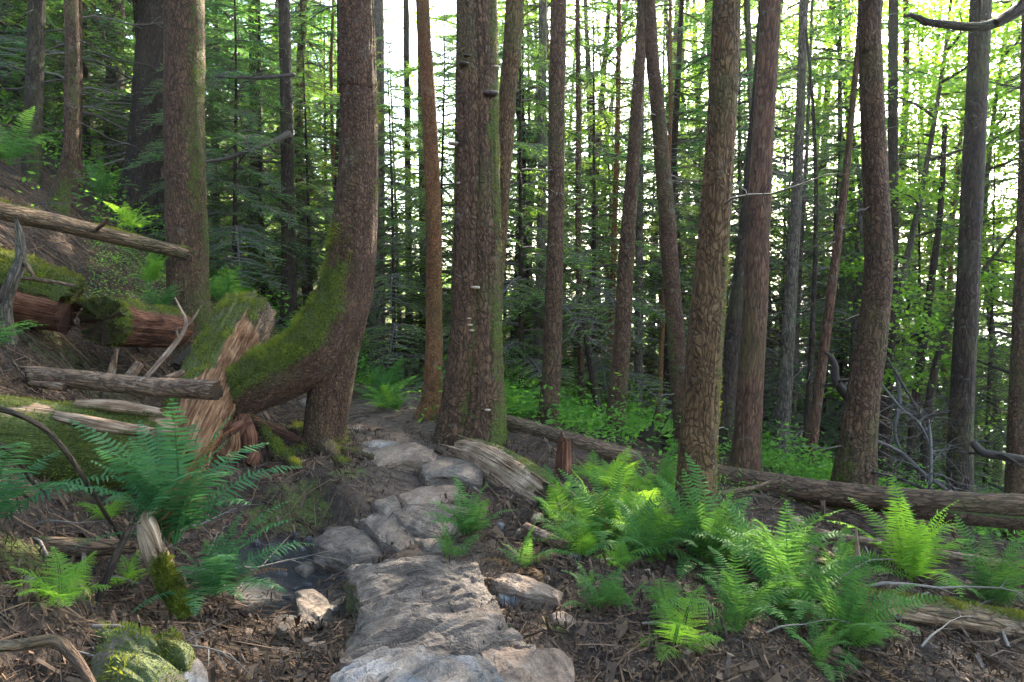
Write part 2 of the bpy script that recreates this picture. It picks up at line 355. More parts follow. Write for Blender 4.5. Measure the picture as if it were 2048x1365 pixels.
# ------------------------------------------------------------ foliage pieces
RS = np.random.RandomState
def quads(b, d, s, l, w, mid=.42):
    """leaf-shaped quads: base b, direction d, side s, length l, width w"""
    l = np.asarray(l)[:, None]; w = np.asarray(w)[:, None]
    V = np.stack([b, b + d * l * mid + s * w * .5, b + d * l, b + d * l * mid - s * w * .5], 1).reshape(-1, 3)
    return V, np.arange(len(V)).reshape(-1, 4)
def rdir(rs, n): return nrm(rs.normal(size=(n, 3)))
def spray(seed, nb=20, ll=.085, lw=.02, sp=.05, up=.18, droop=.5, fan=.42):
    """a flat drooping conifer branch of unit length along +X. Returns twig (V,F) and leaf (V,F,rnd)"""
    rs = RS(seed); T = Buf(); S = np.linspace(0, 1, 10); bend = rs.uniform(-.12, .12)
    ax = lambda s: np.stack([s, bend * s * s, up * s - droop * s * s], -1)
    V, F, _, _ = tube(ax(S), .016 * (1 - .85 * S), 4, cap=False, lump=0); T.add(V, F)
    LV, LF, LR = [], [], []; n = 0
    for s in np.linspace(.1, 1, nb):
        for sd in (-1, 1):
            if rs.rand() < .1: continue
            s_ = min(1, s + rs.uniform(-.02, .02)); lb = fan * ((1 - s_) ** .75 * min(1, s_ / .3 + .35)) + .09 + rs.uniform(-.04, .04)
            d = nrm(np.array([math.cos(.95), sd * math.sin(.95), rs.uniform(-.3, .1)])); b = ax(np.array([s_]))[0]
            m = max(2, int(lb / sp)); q = np.linspace(.12, 1, m); pts = b + d * (q * lb)[:, None]; pts[:, 2] -= .35 * (q * lb) ** 2 * rs.uniform(.5, 1.6)
            sv = np.array([-d[1] * sd, d[0] * sd, 0]); 
            for side in (-1, 1, 0):
                dd = nrm(d * .75 + side * .75 * sv + rs.normal(size=(m, 3)) * .13) if side else nrm(d + rs.normal(size=(m, 3)) * .1)
                ss = nrm(np.cross(dd, np.array([0, 0, 1.]) + rs.normal(size=(m, 3)) * .35))
                k = (1 - .45 * q) * rs.uniform(.7, 1.25, m) * (.8 if side else 1)
                v, f = quads(pts, dd, ss, ll * k, lw * k); LV.append(v); LF.append(f + n); n += len(v); LR.append(np.repeat(np.clip(.25 + .5 * q + rs.uniform(-.25, .25, m), 0, 1), 4))
            tv = np.stack([b, b + d * lb * .5 + [0, 0, .006], pts[-1]]); LV0, F0, _, _ = tube(tv, [.006, .004, .002], 3, cap=False, lump=0); T.add(LV0, F0)
    tv, tf = np.vstack(T.V), np.vstack([np.vstack(x) for x in T.F.values()])
    return (tv, tf), (np.vstack(LV), np.vstack(LF), np.concatenate(LR))
SPRAYS = [spray(s, up=u, droop=d) for s, u, d in ((1, .25, .55), (2, .1, .45), (3, .3, .75), (4, .15, .3), (5, .05, .5))]
SPR_FINE = [spray(s + 20, nb=26, ll=.06, lw=.014, sp=.035, up=u, droop=d, fan=.36) for s, u, d in ((1, .2, .5), (2, .1, .4), (3, .3, .7))]
def rotz(V, a):
    c, s = math.cos(a), math.sin(a); return V @ np.array([[c, s, 0], [-s, c, 0], [0, 0, 1.]])
def roty(V, a):
    c, s = math.cos(a), math.sin(a); return V @ np.array([[c, 0, s], [0, 1, 0], [-s, 0, c]])
def crown(seed, z0, z1, R0, nb, shape=1.1, axis=None, r0=.05, sprays=None, gap=.15, dead=0, dz=(1, 4), dl=1.2, sub=2):
    """branches round an axis; dead = bare dry branches between dz"""
    rs = RS(seed); B = Buf(); ax = axis or (lambda z: np.zeros(2)); sprays = sprays or SPRAYS
    for i in range(nb):
        u = (i + rs.rand()) / nb; z = z0 + (z1 - z0) * u; a = i * 2.399 + rs.uniform(-.5, .5)
        if rs.rand() < gap + .58 * float(z > 9.5): continue
        L = (R0 * (1 - u) ** shape + .25) * rs.uniform(.6, 1.2); o = np.r_[ax(z), z]
        (tv, tf), (lv, lf, lr) = sprays[rs.randint(len(sprays))]; tilt = rs.uniform(-.15, .3)
        tr = lambda v: rotz(roty(v * L, -tilt * .5), a) + o
        B.add(tr(tv), [tf], 0, rnd=np.full(len(tv), .3)); B.add(tr(lv), [lf], 1, rnd=np.clip(lr + rs.uniform(-.2, .2), 0, 1))
    for i in range(dead):
        z = rs.uniform(*dz); a = rs.uniform(0, 6.283); L = dl * rs.uniform(.4, 1.3); o = np.r_[ax(z), z]
        deadbranch(B, rs, o, a, L, rs.uniform(-.25, .25), .012 * L + .004, sub)
    return B
def deadbranch(B, rs, o, a, L, rise, r, sub=2, mi=0, k=4):
    s = np.linspace(0, 1, 7); p = np.stack([s, .08 * np.sin(s * 5 + rs.rand() * 6) * s, rise * s - .15 * s * s + .03 * np.sin(s * 9)], 1) * L
    V, F, _, _ = tube(rotz(p, a) + o, r * (1 - .85 * s), k, cap=False, lump=0); B.add(V, F, mi, rnd=np.full(len(V), rs.uniform(.1, .8)))
    for j in range(int(sub * 2)):
        q = rs.uniform(.25, .95); b = np.array([np.interp(q, s, p[:, c]) for c in range(3)]); l2 = L * (1 - q * .7) * rs.uniform(.2, .5)
        d = nrm(np.array([.7, rs.choice([-1, 1]) * rs.uniform(.4, 1), rs.uniform(-.5, .3)])); e = b + d * l2
        V, F, _, _ = tube(rotz(np.stack([b, (b + e) / 2 + rs.normal(size=3) * .05 * l2, e]), a) + o, [r * .45, r * .3, r * .12], 3, cap=False, lump=0); B.add(V, F, mi, rnd=np.full(len(V), rs.uniform(.2, .9)))
def moss_tufts(V, F, w, n, seed, h=(.012, .03), wid=.006):
    """short blades on a surface where w is high"""
    rs = RS(seed); f = np.vstack([f if f.shape[1] == 4 else np.hstack([f, f[:, 2:3]]) for f in F]); P4 = V[f]
    nn = np.cross(P4[:, 1] - P4[:, 0], P4[:, 2] - P4[:, 0]) + np.cross(P4[:, 2] - P4[:, 0], P4[:, 3] - P4[:, 0]); A = np.linalg.norm(nn, axis=1)
    ww = np.clip(w[f].mean(1) - .35, 0, 1) * A
    if ww.sum() <= 0: return None
    i = rs.choice(len(f), n, p=ww / ww.sum()); u, v = rs.rand(n, 1), rs.rand(n, 1); q = P4[i]
    b = (q[:, 0] * (1 - u) + q[:, 1] * u) * (1 - v) + (q[:, 3] * (1 - u) + q[:, 2] * u) * v; N = nrm(nn[i])
    cl = fbm(b * 9, 2)[:, None]; d = nrm(N + rs.normal(size=(n, 3)) * .55 + [0, 0, .25]); s = nrm(np.cross(d, rs.normal(size=(n, 3))))
    l = rs.uniform(*h, n) * (1 + 1.2 * np.clip(cl[:, 0], -.5, 1)); V2, F2 = quads(b - N * .003, d, s, l, wid * rs.uniform(.7, 1.5, n), .5)
    return V2, F2, np.repeat(np.clip(.45 + cl[:, 0] * .9 + rs.uniform(-.3, .3, n), 0, 1), 4)
# ------------------------------------------------------------ ground
def axis_grid(lo, hi, a, b, st, grow=1.09):
    m = list(np.arange(a, b + 1e-6, st)); s = st; x = b; up = []
    while x < hi: s *= grow; x += s; up.append(x)
    s = st; x = a; dn = []
    while x > lo: s *= grow; x -= s; dn.append(x)
    return np.array(dn[::-1] + m + up)
gx, gy = axis_grid(-1600, 1600, -4.6, 4.8, .038), axis_grid(-300, 2200, 1.6, 8.6, .036)
X, Y = np.meshgrid(gx, gy); Z = terrain(X, Y, True)
MOSSY = [P(px, py, Yd).tolist() + [r] for px, py, Yd, r in ((600, 990, 4.6, .30), (700, 985, 4.9, .2), (530, 1010, 4.5, .2), (60, 1130, 3.1, .35), (160, 700, 6.2, .7), (250, 1240, 2.5, .16),
         (310, 1270, 2.35, .16), (250, 1310, 2.2, .12), (1500, 1260, 3.3, .3), (1250, 1140, 3.9, .3), (1680, 1150, 4.2, .35), (1120, 1290, 2.9, .15), (1380, 1050, 5.0, .45), (1500, 1060, 5.6, .5), (620, 560, 12, 1.5), (450, 720, 6.5, .5), (30, 850, 4.3, .8))]
mossA = np.zeros_like(X)
for (mx, my, mz, r) in MOSSY: mossA = np.maximum(mossA, np.exp(-((X - mx) ** 2 + (Y - my) ** 2) / r ** 2))
mossA = mossA * .75 + .22 * smooth(6, 12, Y)
_s = X - np.interp(Y, _yy, _xx); trailA = np.exp(-(_s / np.interp(Y, [0, 4, 7, 9, 11, 15], [.5, .5, .9, .9, .55, .42])) ** 4) * (Y > 0)
mudc = [P(590, 1085, 4.0), P(620, 1150, 3.5), P(520, 1060, 4.0)]
mudA = sum(np.exp(-((X - q[0]) / r) ** 2 - ((Y - q[1]) / r) ** 2) for q, r in zip(mudc, (.36, .32, .28)))
nx, ny = len(gx), len(gy); idx = np.arange(nx * ny).reshape(ny, nx)
ground = link('ground', mk('ground', np.stack([X, Y, Z], -1).reshape(-1, 3), [np.stack([idx[:-1, :-1], idx[:-1, 1:], idx[1:, 1:], idx[1:, :-1]], -1).reshape(-1, 4)], M['soil'],
              at=dict(moss=mossA.ravel(), trail=trailA.ravel(), mud=np.clip(mudA, 0, 1).ravel())))
tag(ground, kind='structure')
w = Buf(); w.add(np.array([[-60, 60, -42.], [2200, 60, -42], [2200, 2200, -42], [-60, 2200, -42]]), [np.array([[0, 1, 2, 3]])])
tag(link('water', w.mesh('water', M['water'])), kind='structure')
# ------------------------------------------------------------ trunks
def mossw(V, N, moss, seed, base_z):
    if moss is None: return np.zeros(len(V))
    d = nrm(np.array(moss[0], float)); h = V[:, 2] - base_z
    w = .8 * moss[1] * smooth(moss[4] if len(moss) > 4 else .15, 1, N @ d) * (1 if moss[2] is None else np.exp(-np.maximum(h, 0) / moss[2]) * .75 + .25)
    w = w + .7 * moss[3] * np.exp(-np.maximum(h, 0) / .35)
    return np.clip(w + .55 * fbm(V * np.array([5, 5, 1.8]) + seed, 4), 0, 1) * (w > .03)
def path3(pts, Yd): return np.array([np.r_[P(p[0], p[1], Yd[i] if np.ndim(Yd) else Yd), p[2] * (Yd[i] if np.ndim(Yd) else Yd) / FPX / 2] for i, p in enumerate(pts)])
HIGH = []
def get_high():
    if not HIGH:
        for s in range(3): HIGH.append(crown(60 + s, 9.8, 17, 1.8, 26, .8, gap=0).mesh('crown', [M['limb'], M['hemlock']]))
    return HIGH
NTREE = [0]
def tree(label, stems, mat, Yd=None, moss=None, top=15, high=True, flare=(.55, .28, 5), tufts=0, lump=.05, ridge=.02, wood=None, name='conifer_tree', tuft_h=(.01, .026), stubs=0, group=None, k=None):
    """stems: lists of (px, py, width px) from the foot up"""
    NTREE[0] += 1; sd = NTREE[0] * 3
    if not isinstance(stems[0], list): stems = [stems]
    if Yd is None: Yd = G(stems[0][0][0], stems[0][0][1])[1]
    B = Buf(); MW = []; mats = [mat]; first = None
    for si, st in enumerate(stems):
        q = path3(st, Yd); 
        if first is None: first = q[0].copy(); first[2] = gz(q[0][0], q[0][1]); org = first[:3] - [0, 0, .05]
        d0 = q[0] - q[1]; d0 = d0 / np.linalg.norm(d0[:3]); ext = max(.35, q[0][2] - gz(q[0][0], q[0][1]) + .3); q = np.vstack([q[0] + d0 * ext * np.array([1, 1, 1, 0]), q])
        if top and q[-1][2] < top:
            d = q[-1] - q[-2]; d = d / abs(d[2]); a = d * (top - q[-1][2]); a[3] = 0; e1 = q[-1] + a * .5; e2 = q[-1] + a; e1[:2] = q[-1][:2] + a[:2] * .3; e2[:2] = q[-1][:2] + a[:2] * .35; e1[3] = q[-1][3] * .7; e2[3] = q[-1][3] * .15
            q = np.vstack([q, e1, e2])
        near = Yd < 7.6; kk = k or (88 if near else 30 if Yd < 10 else 18); n = int(np.clip((q[:, 2].max() - q[:, 2].min()) / (.045 if near else .09), 20, 330))
        p, _ = spline(q, n)
        V, F, N, at = tube(p[:, :3], p[:, 3], kk, sd + si, lump, (2.4, .9), ridge + .035 * near, (12, 1.1), flare=flare, cap=False)
        mw = mossw(V, N, moss, sd, org[2]); at['moss'] = mw; MW.append(mw)
        at['wood'] = wood(V, N) if wood else np.zeros(len(V))
        B.add(V - org, F, 0, **at)
    root = thing(name, label, 'tree', org, group=group); trunk = link('trunk', B.mesh('trunk', mats), root)
    if tufts:
        r = moss_tufts(np.vstack(B.V), [np.vstack(x) for x in B.F.values()], np.concatenate(MW) * 1.15, tufts, sd, tuft_h)
        if r: link('moss', mk('moss', r[0], [r[1]], M['moss'], at=dict(rnd=r[2])), root)
    if high:
        e = p[-1][:3] - org; link('crown', get_high()[sd % 3], root, (e[0], e[1], 0), (0, 0, sd), .9 + .02 * (sd % 9))
    if stubs:
        rs = RS(sd)
        for i in range(stubs):
            S = Buf(); j = rs.randint(8, len(p) // 2); deadbranch(S, rs, np.zeros(3), 0, rs.uniform(.25, 1.0), rs.uniform(-.3, .3), .010, 1)
            link('dead_branch', S.mesh('dead_branch', M['twig']), root, p[j, :3] - org, (0, 0, rs.uniform(0, 6.28)))
    return root, org, Yd
def limb(root, org, pts, Yd, mat=None, name='limb', taper=True, k=8, seed=1):
    p, _ = spline(path3(pts, Yd), 26); V, F, N, at = tube(p[:, :3], p[:, 3], k, seed, .12, (3, 4)); at['moss'] = .25 + 0 * V[:, 0]; at['wood'] = 0 * V[:, 0]
    b = Buf(); b.add(V - org, F, 0, **at); return link(name, b.mesh(name, mat or M['dark']), root)
def shelf(root, org, px, py, wpx, Yd, mat, ht=.30, drop=.42, ang=None):
    """bracket fungus: domed top, paler underside"""
    c = P(px, py, Yd); r = wpx * Yd / FPX / 2; n, m = 20, 8; a = np.linspace(0, 2 * np.pi, n, endpoint=False); V = []
    for i in range(m + 1):
        u = i / m * np.pi; rr = math.sin(u) ** .8; z = math.cos(u) * (ht if math.cos(u) > 0 else drop)
        V.append(np.stack([np.cos(a) * rr * (1 + .08 * np.cos(3 * a + px)), np.sin(a) * rr * .85, z + 0 * a], -1))
    V = np.vstack(V) * r; idx = np.arange((m + 1) * n).reshape(m + 1, n); i2 = np.roll(idx, -1, 1)
    F = np.stack([idx[:-1], idx[1:], i2[1:], i2[:-1]], -1).reshape(-1, 4); V = V * (1 + .06 * fbm(V * 40 / max(r * 20, 1) + px, 2)[:, None])
    link('bracket_fungus', mk('bracket_fungus', V, [F], mat), root, c - org)
BR, MO = M['brown'], None
UPM = (0, 0, 1)
tree('slim straight conifer up the slope at the far left, green light behind it', [(62, 372, 34), (66, 260, 31), (70, 120, 30), (73, 0, 29)], M['dark'], 10.5, ((1, -.3, 0), .45, None, .3), ridge=.01, stubs=8)
tree('slim conifer with a bent foot above the mossy pole', [(112, 425, 44), (125, 370, 30), (141, 300, 26), (144, 150, 25), (142, 0, 24)], M['brown'], 9.8, ((.6, -.6, 0), .5, None, .4), stubs=10)
tree('thick straight brown conifer on the hillside that the mossy pole points at', [(378, 672, 84), (377, 600, 76), (374, 480, 76), (368, 250, 71), (367, 0, 72)], M['brown'], 8.3, ((1, -.25, 0), .62, None, .2, .45), tufts=5000, ridge=.05)
def crooked():
    Yl = 5.7; B = Buf(); MW = []
    org = P(640, 925, Yl); org[2] = gz(org[0], org[1]) - .05
    stems = [([(636, 945, 110), (641, 880, 74), (650, 810, 72), (664, 740, 80), (681, 660, 90), (697, 560, 88), (708, 470, 84), (713, 400, 79), (717, 300, 72), (717, 180, 66), (712, 0, 64)], Yl, 1),
             ([(455, 812, 80), (500, 776, 106), (550, 746, 112), (600, 720, 118), (640, 688, 120), (672, 640, 110), (694, 575, 96), (707, 500, 84), (713, 420, 74)], np.r_[np.linspace(5.45, 5.70, 7), 5.71, 5.71], 0),
             ([(672, 935, 40), (672, 860, 40), (682, 780, 44), (696, 690, 46), (702, 620, 44)], Yl + .03, 0),
             ([(630, 905, 40), (590, 935, 30), (545, 960, 18)], np.linspace(5.65, 5.3, 3), 0), ([(660, 905, 40), (710, 940, 26), (765, 985, 14)], np.linspace(5.65, 5.2, 3), 0),
             ([(650, 900, 50), (668, 950, 30), (690, 985, 14)], np.linspace(5.6, 4.95, 3), 0), ([(625, 890, 34), (600, 870, 26), (570, 850, 18)], np.linspace(5.75, 6.5, 3), 0)]
    for si, (st, Yd, ext) in enumerate(stems):
        q = path3(st, Yd)
        if si >= 3: 
            for r in q[1:]: r[2] = gz(r[0], r[1]) + r[3] * .3
        if ext:
            q = np.vstack([q[0] - [0, 0, .3, 0], q]); e = q[-1].copy(); e2 = e.copy(); e2[2] = 16; e2[3] = .03; m = (e + e2) / 2; m[:2] += [-.1, .1]; q = np.vstack([q, m, e2])
        p, _ = spline(q, 330 if ext else 90); V, F, N, at = tube(p[:, :3], p[:, 3], 88 if si < 3 else 24, 40 + si, .13 if si == 1 else .075, (3.2, 2.4) if si == 1 else (2.6, 1.4), .06, (12, 1.5), flare=(.35, .25, 4) if ext else None)
        N = np.vstack([N])
        if si == 1: mw = np.clip(1.15 * smooth(-.15, .5, N @ nrm(np.array([-.25, -.25, .95]))) + .35 * fbm(V * 4, 3) - .15, 0, 1)
        elif si == 0:
            h = V[:, 2] - org[2]; mw = np.clip(.85 * smooth(.05, .9, N @ nrm(np.array([-.9, -.1, .5]))) * smooth(.6, .9, h) * (1 - smooth(1.3, 1.7, h)) + .42 * smooth(.45, 1, N[:, 0]) * smooth(1.6, 2.4, h) + .25 * np.exp(-h / .2) + .3 * fbm(V * 4, 3) - .08, 0, 1)
        else: mw = np.clip(.45 * smooth(0, 1, N[:, 2]) + .3 * smooth(.3, 1, N[:, 0]) + .3 * fbm(V * 4, 3), 0, 1)
        at['moss'] = mw; at['wood'] = 0 * mw; MW.append(mw); B.add(V - org, F, 0, **at)
    root = thing('conifer_tree', 'crooked conifer with a mossy bowed base and an open arch under it', 'tree', org)
    link('trunk', B.mesh('trunk', M['scaly']), root)
    r = moss_tufts(np.vstack(B.V), [np.vstack([np.hstack([f, f[:, 2:3]]) if f.shape[1] == 3 else f for f in x]) for x in B.F.values()], np.concatenate(MW) * 1.1, 26000, 77, (.014, .048))
    link('moss', mk('moss', r[0], [r[1]], M['moss'], at=dict(rnd=r[2])), root)
    link('crown', get_high()[1], root, (.3, .1, 0), (0, 0, 1))
crooked()
tree('slender orange-barked conifer with a curved foot beside the trail', [(848, 858, 58), (862, 800, 42), (867, 720, 35), (868, 620, 32), (867, 450, 31), (861, 270, 29), (851, 110, 27), (845, 0, 26)], M['orange'], 7.8, ((.9, -.3, 0), .35, .8, .35), ridge=.015, stubs=4)
def scar(V, N):
    q = P(962, 715, 6.3); q2 = P(955, 845, 6.3); q3 = P(925, 640, 6.3)
    f = lambda c, rx, rz: np.exp(-((V[:, 0] - c[0]) / rx) ** 4 - ((V[:, 2] - c[2]) / rz) ** 2)
    return np.clip(.62 * f(q, .09, .3) + .5 * f(q2, .045, .16) + .45 * f(q3, .08, .2) + .5 * fbm(V * np.array([9, 9, 2.5]), 3) * (f(q, .12, .4) + f(q3, .1, .3)), 0, 1) * (N[:, 1] < .2)
rt, og, yd = tree('big double-stemmed conifer at mid-trail carrying shelf fungi, moss on its flanks',
    [[(960, 900, 104), (966, 850, 88), (969, 780, 76), (970, 650, 64), (970, 450, 58), (968, 250, 54), (966, 0, 52)],
     [(910, 895, 84), (918, 830, 76), (926, 770, 70), (934, 650, 62), (940, 450, 58), (941, 250, 56), (940, 0, 52)]],
    BR, 6.5, ((.95, -.2, 0), .72, None, .35, .25), tufts=12000, ridge=.055, wood=scar, flare=(.30, .3, 5), lump=.09)
for px, py, wp, m, dy in ((935, 111, 15, 'fungus', -.14), (928, 127, 21, 'fungus', -.16), (991, 134, 17, 'palefungus', -.06), (982, 187, 31, 'fungus', -.14), (907, 287, 22, 'palefungus', -.08), (918, 366, 12, 'palefungus', -.1),
                          (951, 575, 19, 'palefungus', -.16), (938, 637, 9, 'palefungus', -.15), (940, 650, 12, 'palefungus', -.15), (943, 661, 11, 'palefungus', -.15), (975, 820, 13, 'palefungus', -.22)):
    shelf(rt, og, px, py, wp, yd + dy, M[m])
tree('leaning conifer that crosses behind the fungus-bearing tree', [(992, 880, 34), (991, 640, 26), (1000, 470, 27), (1009, 300, 31), (1018, 150, 33), (1030, 0, 34)], M['golden'], 7.3, ((1, 0, 0), .3, None, .2), ridge=.02)
tree('straight brown conifer behind the jagged orange snag', [(1086, 905, 64), (1094, 850, 46), (1102, 760, 38), (1107, 620, 35), (1112, 430, 32), (1113, 220, 31), (1117, 0, 30)], BR, 8.2, ((1, -.2, 0), .45, .8, .3), ridge=.03, stubs=7)
tree('shaded slim conifer just left behind the straight brown one', [(1072, 860, 30), (1078, 700, 24), (1083, 450, 18), (1084, 200, 16), (1086, 0, 15)], M['grey'], 12.5, ((-1, 0, 0), .3, None, .2), stubs=8)
tree('very thin conifer pole in a tangle of pale dead twigs', [(1165, 850, 14), (1160, 640, 12), (1156, 450, 11), (1157, 250, 10), (1155, 0, 9)], M['brown'], 12.0, stubs=22, high=False, top=9)
tree('thin dark snag tilting left beneath the dead-twig tangle', [(1206, 890, 17), (1190, 780, 15), (1174, 690, 11), (1166, 640, 5)], M['dark'], 10.5, high=False, top=None, stubs=5, name='dead_snag')
tree('slender conifer that meets the left-leaning one near the top', [(1220, 900, 50), (1233, 820, 38), (1243, 700, 33), (1251, 540, 31), (1264, 350, 26), (1277, 160, 22), (1285, 0, 20)], M['brown'], 9.0, ((1, -.2, 0), .3, None, .3), ridge=.03, stubs=6)
tree('conifer leaning left with reddish-brown bark, uphill of the root wad', [(1374, 925, 42), (1360, 770, 37), (1346, 600, 34), (1331, 400, 31), (1315, 210, 27), (1298, 0, 24)], M['scaly'], 8.0, ((-.8, -.2, 0), .3, None, .1), ridge=.02, stubs=5)
tree('thin bare trunk seen between two crossing conifers', [(1274, 880, 19), (1277, 700, 17), (1279, 450, 15), (1281, 250, 13), (1284, 100, 12)], M['grey'], 14, stubs=12)
tree('golden-brown conifer with a mossy foot, nearest trunk among the ferns', [(1386, 1062, 84), (1390, 1000, 76), (1396, 900, 72), (1408, 720, 67), (1422, 540, 61), (1437, 340, 55), (1447, 160, 52), (1453, 0, 50)], M['golden'], None, ((.9, -.2, 0), .5, None, .5, .35), tufts=6000, ridge=.035, tuft_h=(.008, .02), stubs=5)
tree('straight reddish conifer right of the golden trunk', [(1488, 945, 60), (1494, 880, 53), (1502, 760, 50), (1510, 620, 47), (1517, 440, 44), (1529, 220, 39), (1542, 0, 36)], M['red'], 7.6, ((1, 0, 0), .15, None, .1), ridge=.025, stubs=4)
tree('dark leaning conifer overlapped by the reddish one', [(1442, 920, 44), (1452, 800, 40), (1470, 640, 31), (1490, 460, 25), (1505, 280, 20), (1520, 100, 17)], M['dark'], 9.2, ridge=.04)
tree('slim grey conifer between the reddish trunk and the twin thin stems', [(1560, 945, 36), (1567, 830, 29), (1577, 660, 26), (1590, 450, 21), (1600, 240, 17), (1608, 0, 16)], M['grey'], 10.8, ((1, -.2, 0), .3, None, .2), stubs=16)
tree('whip-thin upright stem standing close to a leaning red one', [(1606, 960, 13), (1619, 760, 11), (1629, 560, 9), (1632, 380, 8), (1625, 200, 6), (1612, 60, 5)], M['dark'], 10.5, high=False, top=None, stubs=8)
tree('thin red-brown conifer leaning right', [(1616, 965, 22), (1636, 790, 20), (1658, 620, 18), (1677, 470, 16), (1692, 350, 14), (1708, 180, 11), (1720, 40, 10)], M['red'], 10.0, stubs=8)
tree('conifer with a thick swept foot and a slight bow, behind the big fallen log', [(1706, 985, 86), (1714, 900, 70), (1727, 790, 60), (1745, 670, 54), (1757, 540, 50), (1753, 400, 45), (1746, 240, 42), (1741, 100, 40), (1740, 0, 39)], BR, 7.4, ((-1, -.2, 0), .55, .9, .35), tufts=2500, ridge=.035, flare=(.2, .3, 4), stubs=7)
tree('slender dark conifer just behind the bowed one', [(1762, 960, 32), (1774, 760, 24), (1786, 520, 19), (1786, 260, 18), (1787, 0, 17)], M['dark'], 12.0, stubs=18)
tree('straight shaded conifer at the right, bare below the reaching branch', [(1918, 1000, 48), (1921, 860, 44), (1929, 700, 42), (1938, 520, 39), (1947, 320, 38), (1957, 120, 36), (1962, 0, 36)], M['dark'], 8.0, ((-1, 0, 0), .2, None, .1), ridge=.02, stubs=5)
tree('half-hidden conifer cut by the right edge of the view', [(2036, 985, 46), (2040, 850, 42), (2047, 650, 38), (2056, 400, 34), (2064, 0, 30)], BR, 9.0, stubs=8)
tree('dark upright conifer between the thick hillside trunk and the crooked tree', [(578, 668, 36), (578, 560, 29), (576, 400, 26), (573, 200, 24), (568, 0, 21)], M['dark'], 13.5, stubs=10)
tree('bluish-grey conifer showing right behind the crooked tree', [(753, 725, 34), (756, 560, 27), (758, 250, 22), (757, 0, 20)], M['grey'], 14, stubs=8)
tree('pale grey old conifer high on the slope', [(228, 345, 40), (230, 240, 34), (230, 100, 31), (231, 0, 30)], M['grey'], 16, ridge=.04)
tree('massive dark old conifer with a buttressed foot on the hillside', [(288, 420, 104), (296, 330, 78), (303, 180, 64), (310, 0, 56)], M['dark'], 13, ((-.5, -.5, .2), .5, .9, .2), ridge=.06, flare=(.4, .6, 5))
tree('slim trunk beside the far bend of the trail, left one of a close pair', [(817, 715, 16), (818, 560, 14), (815, 300, 12), (812, 0, 11)], M['dark'], 19)
tree('slim trunk beside the far bend of the trail, right one of a close pair', [(845, 712, 16), (846, 560, 14), (843, 300, 13), (840, 0, 12)], BR, 18)
tree('mossy leaning alder in the bright gap at the right', [(1822, 960, 22), (1832, 800, 18), (1858, 600, 14), (1880, 430, 11), (1890, 250, 9)], M['dark'], 12, ((-.5, 0, .8), .8, None, .3), top=None, high=False, name='alder_tree', stubs=6)
tree('thin forked alder leaning far over at the right', [(1850, 960, 18), (1853, 840, 16), (1880, 700, 13), (1925, 600, 10), (1990, 510, 7), (2045, 440, 5)], M['dark'], 11, ((-.5, 0, .8), .8, None, .3), top=None, high=False, name='alder_tree', stubs=6)
# tree just outside the right edge whose bare branch reaches into view
rt, og, yd = tree('conifer whose bare crooked branch reaches into the upper right corner', [(2290, 1000, 110), (2300, 600, 95), (2310, 0, 85)], M['dark'], 4.4, high=False, top=9)
limb(rt, og, [(2304, -130, 34), (2150, -45, 30), (2048, 14, 25), (1990, 47, 20), (1950, 55, 17), (1895, 50, 15), (1852, 44, 13), (1825, 30, 9), (1808, 34, 4)], np.linspace(4.4, 3.9, 9), M['dark'], 'limb', k=14)
limb(rt, og, [(1992, 46, 14), (2030, 20, 10), (2052, -10, 8)], 4.02, M['dark'], 'limb')
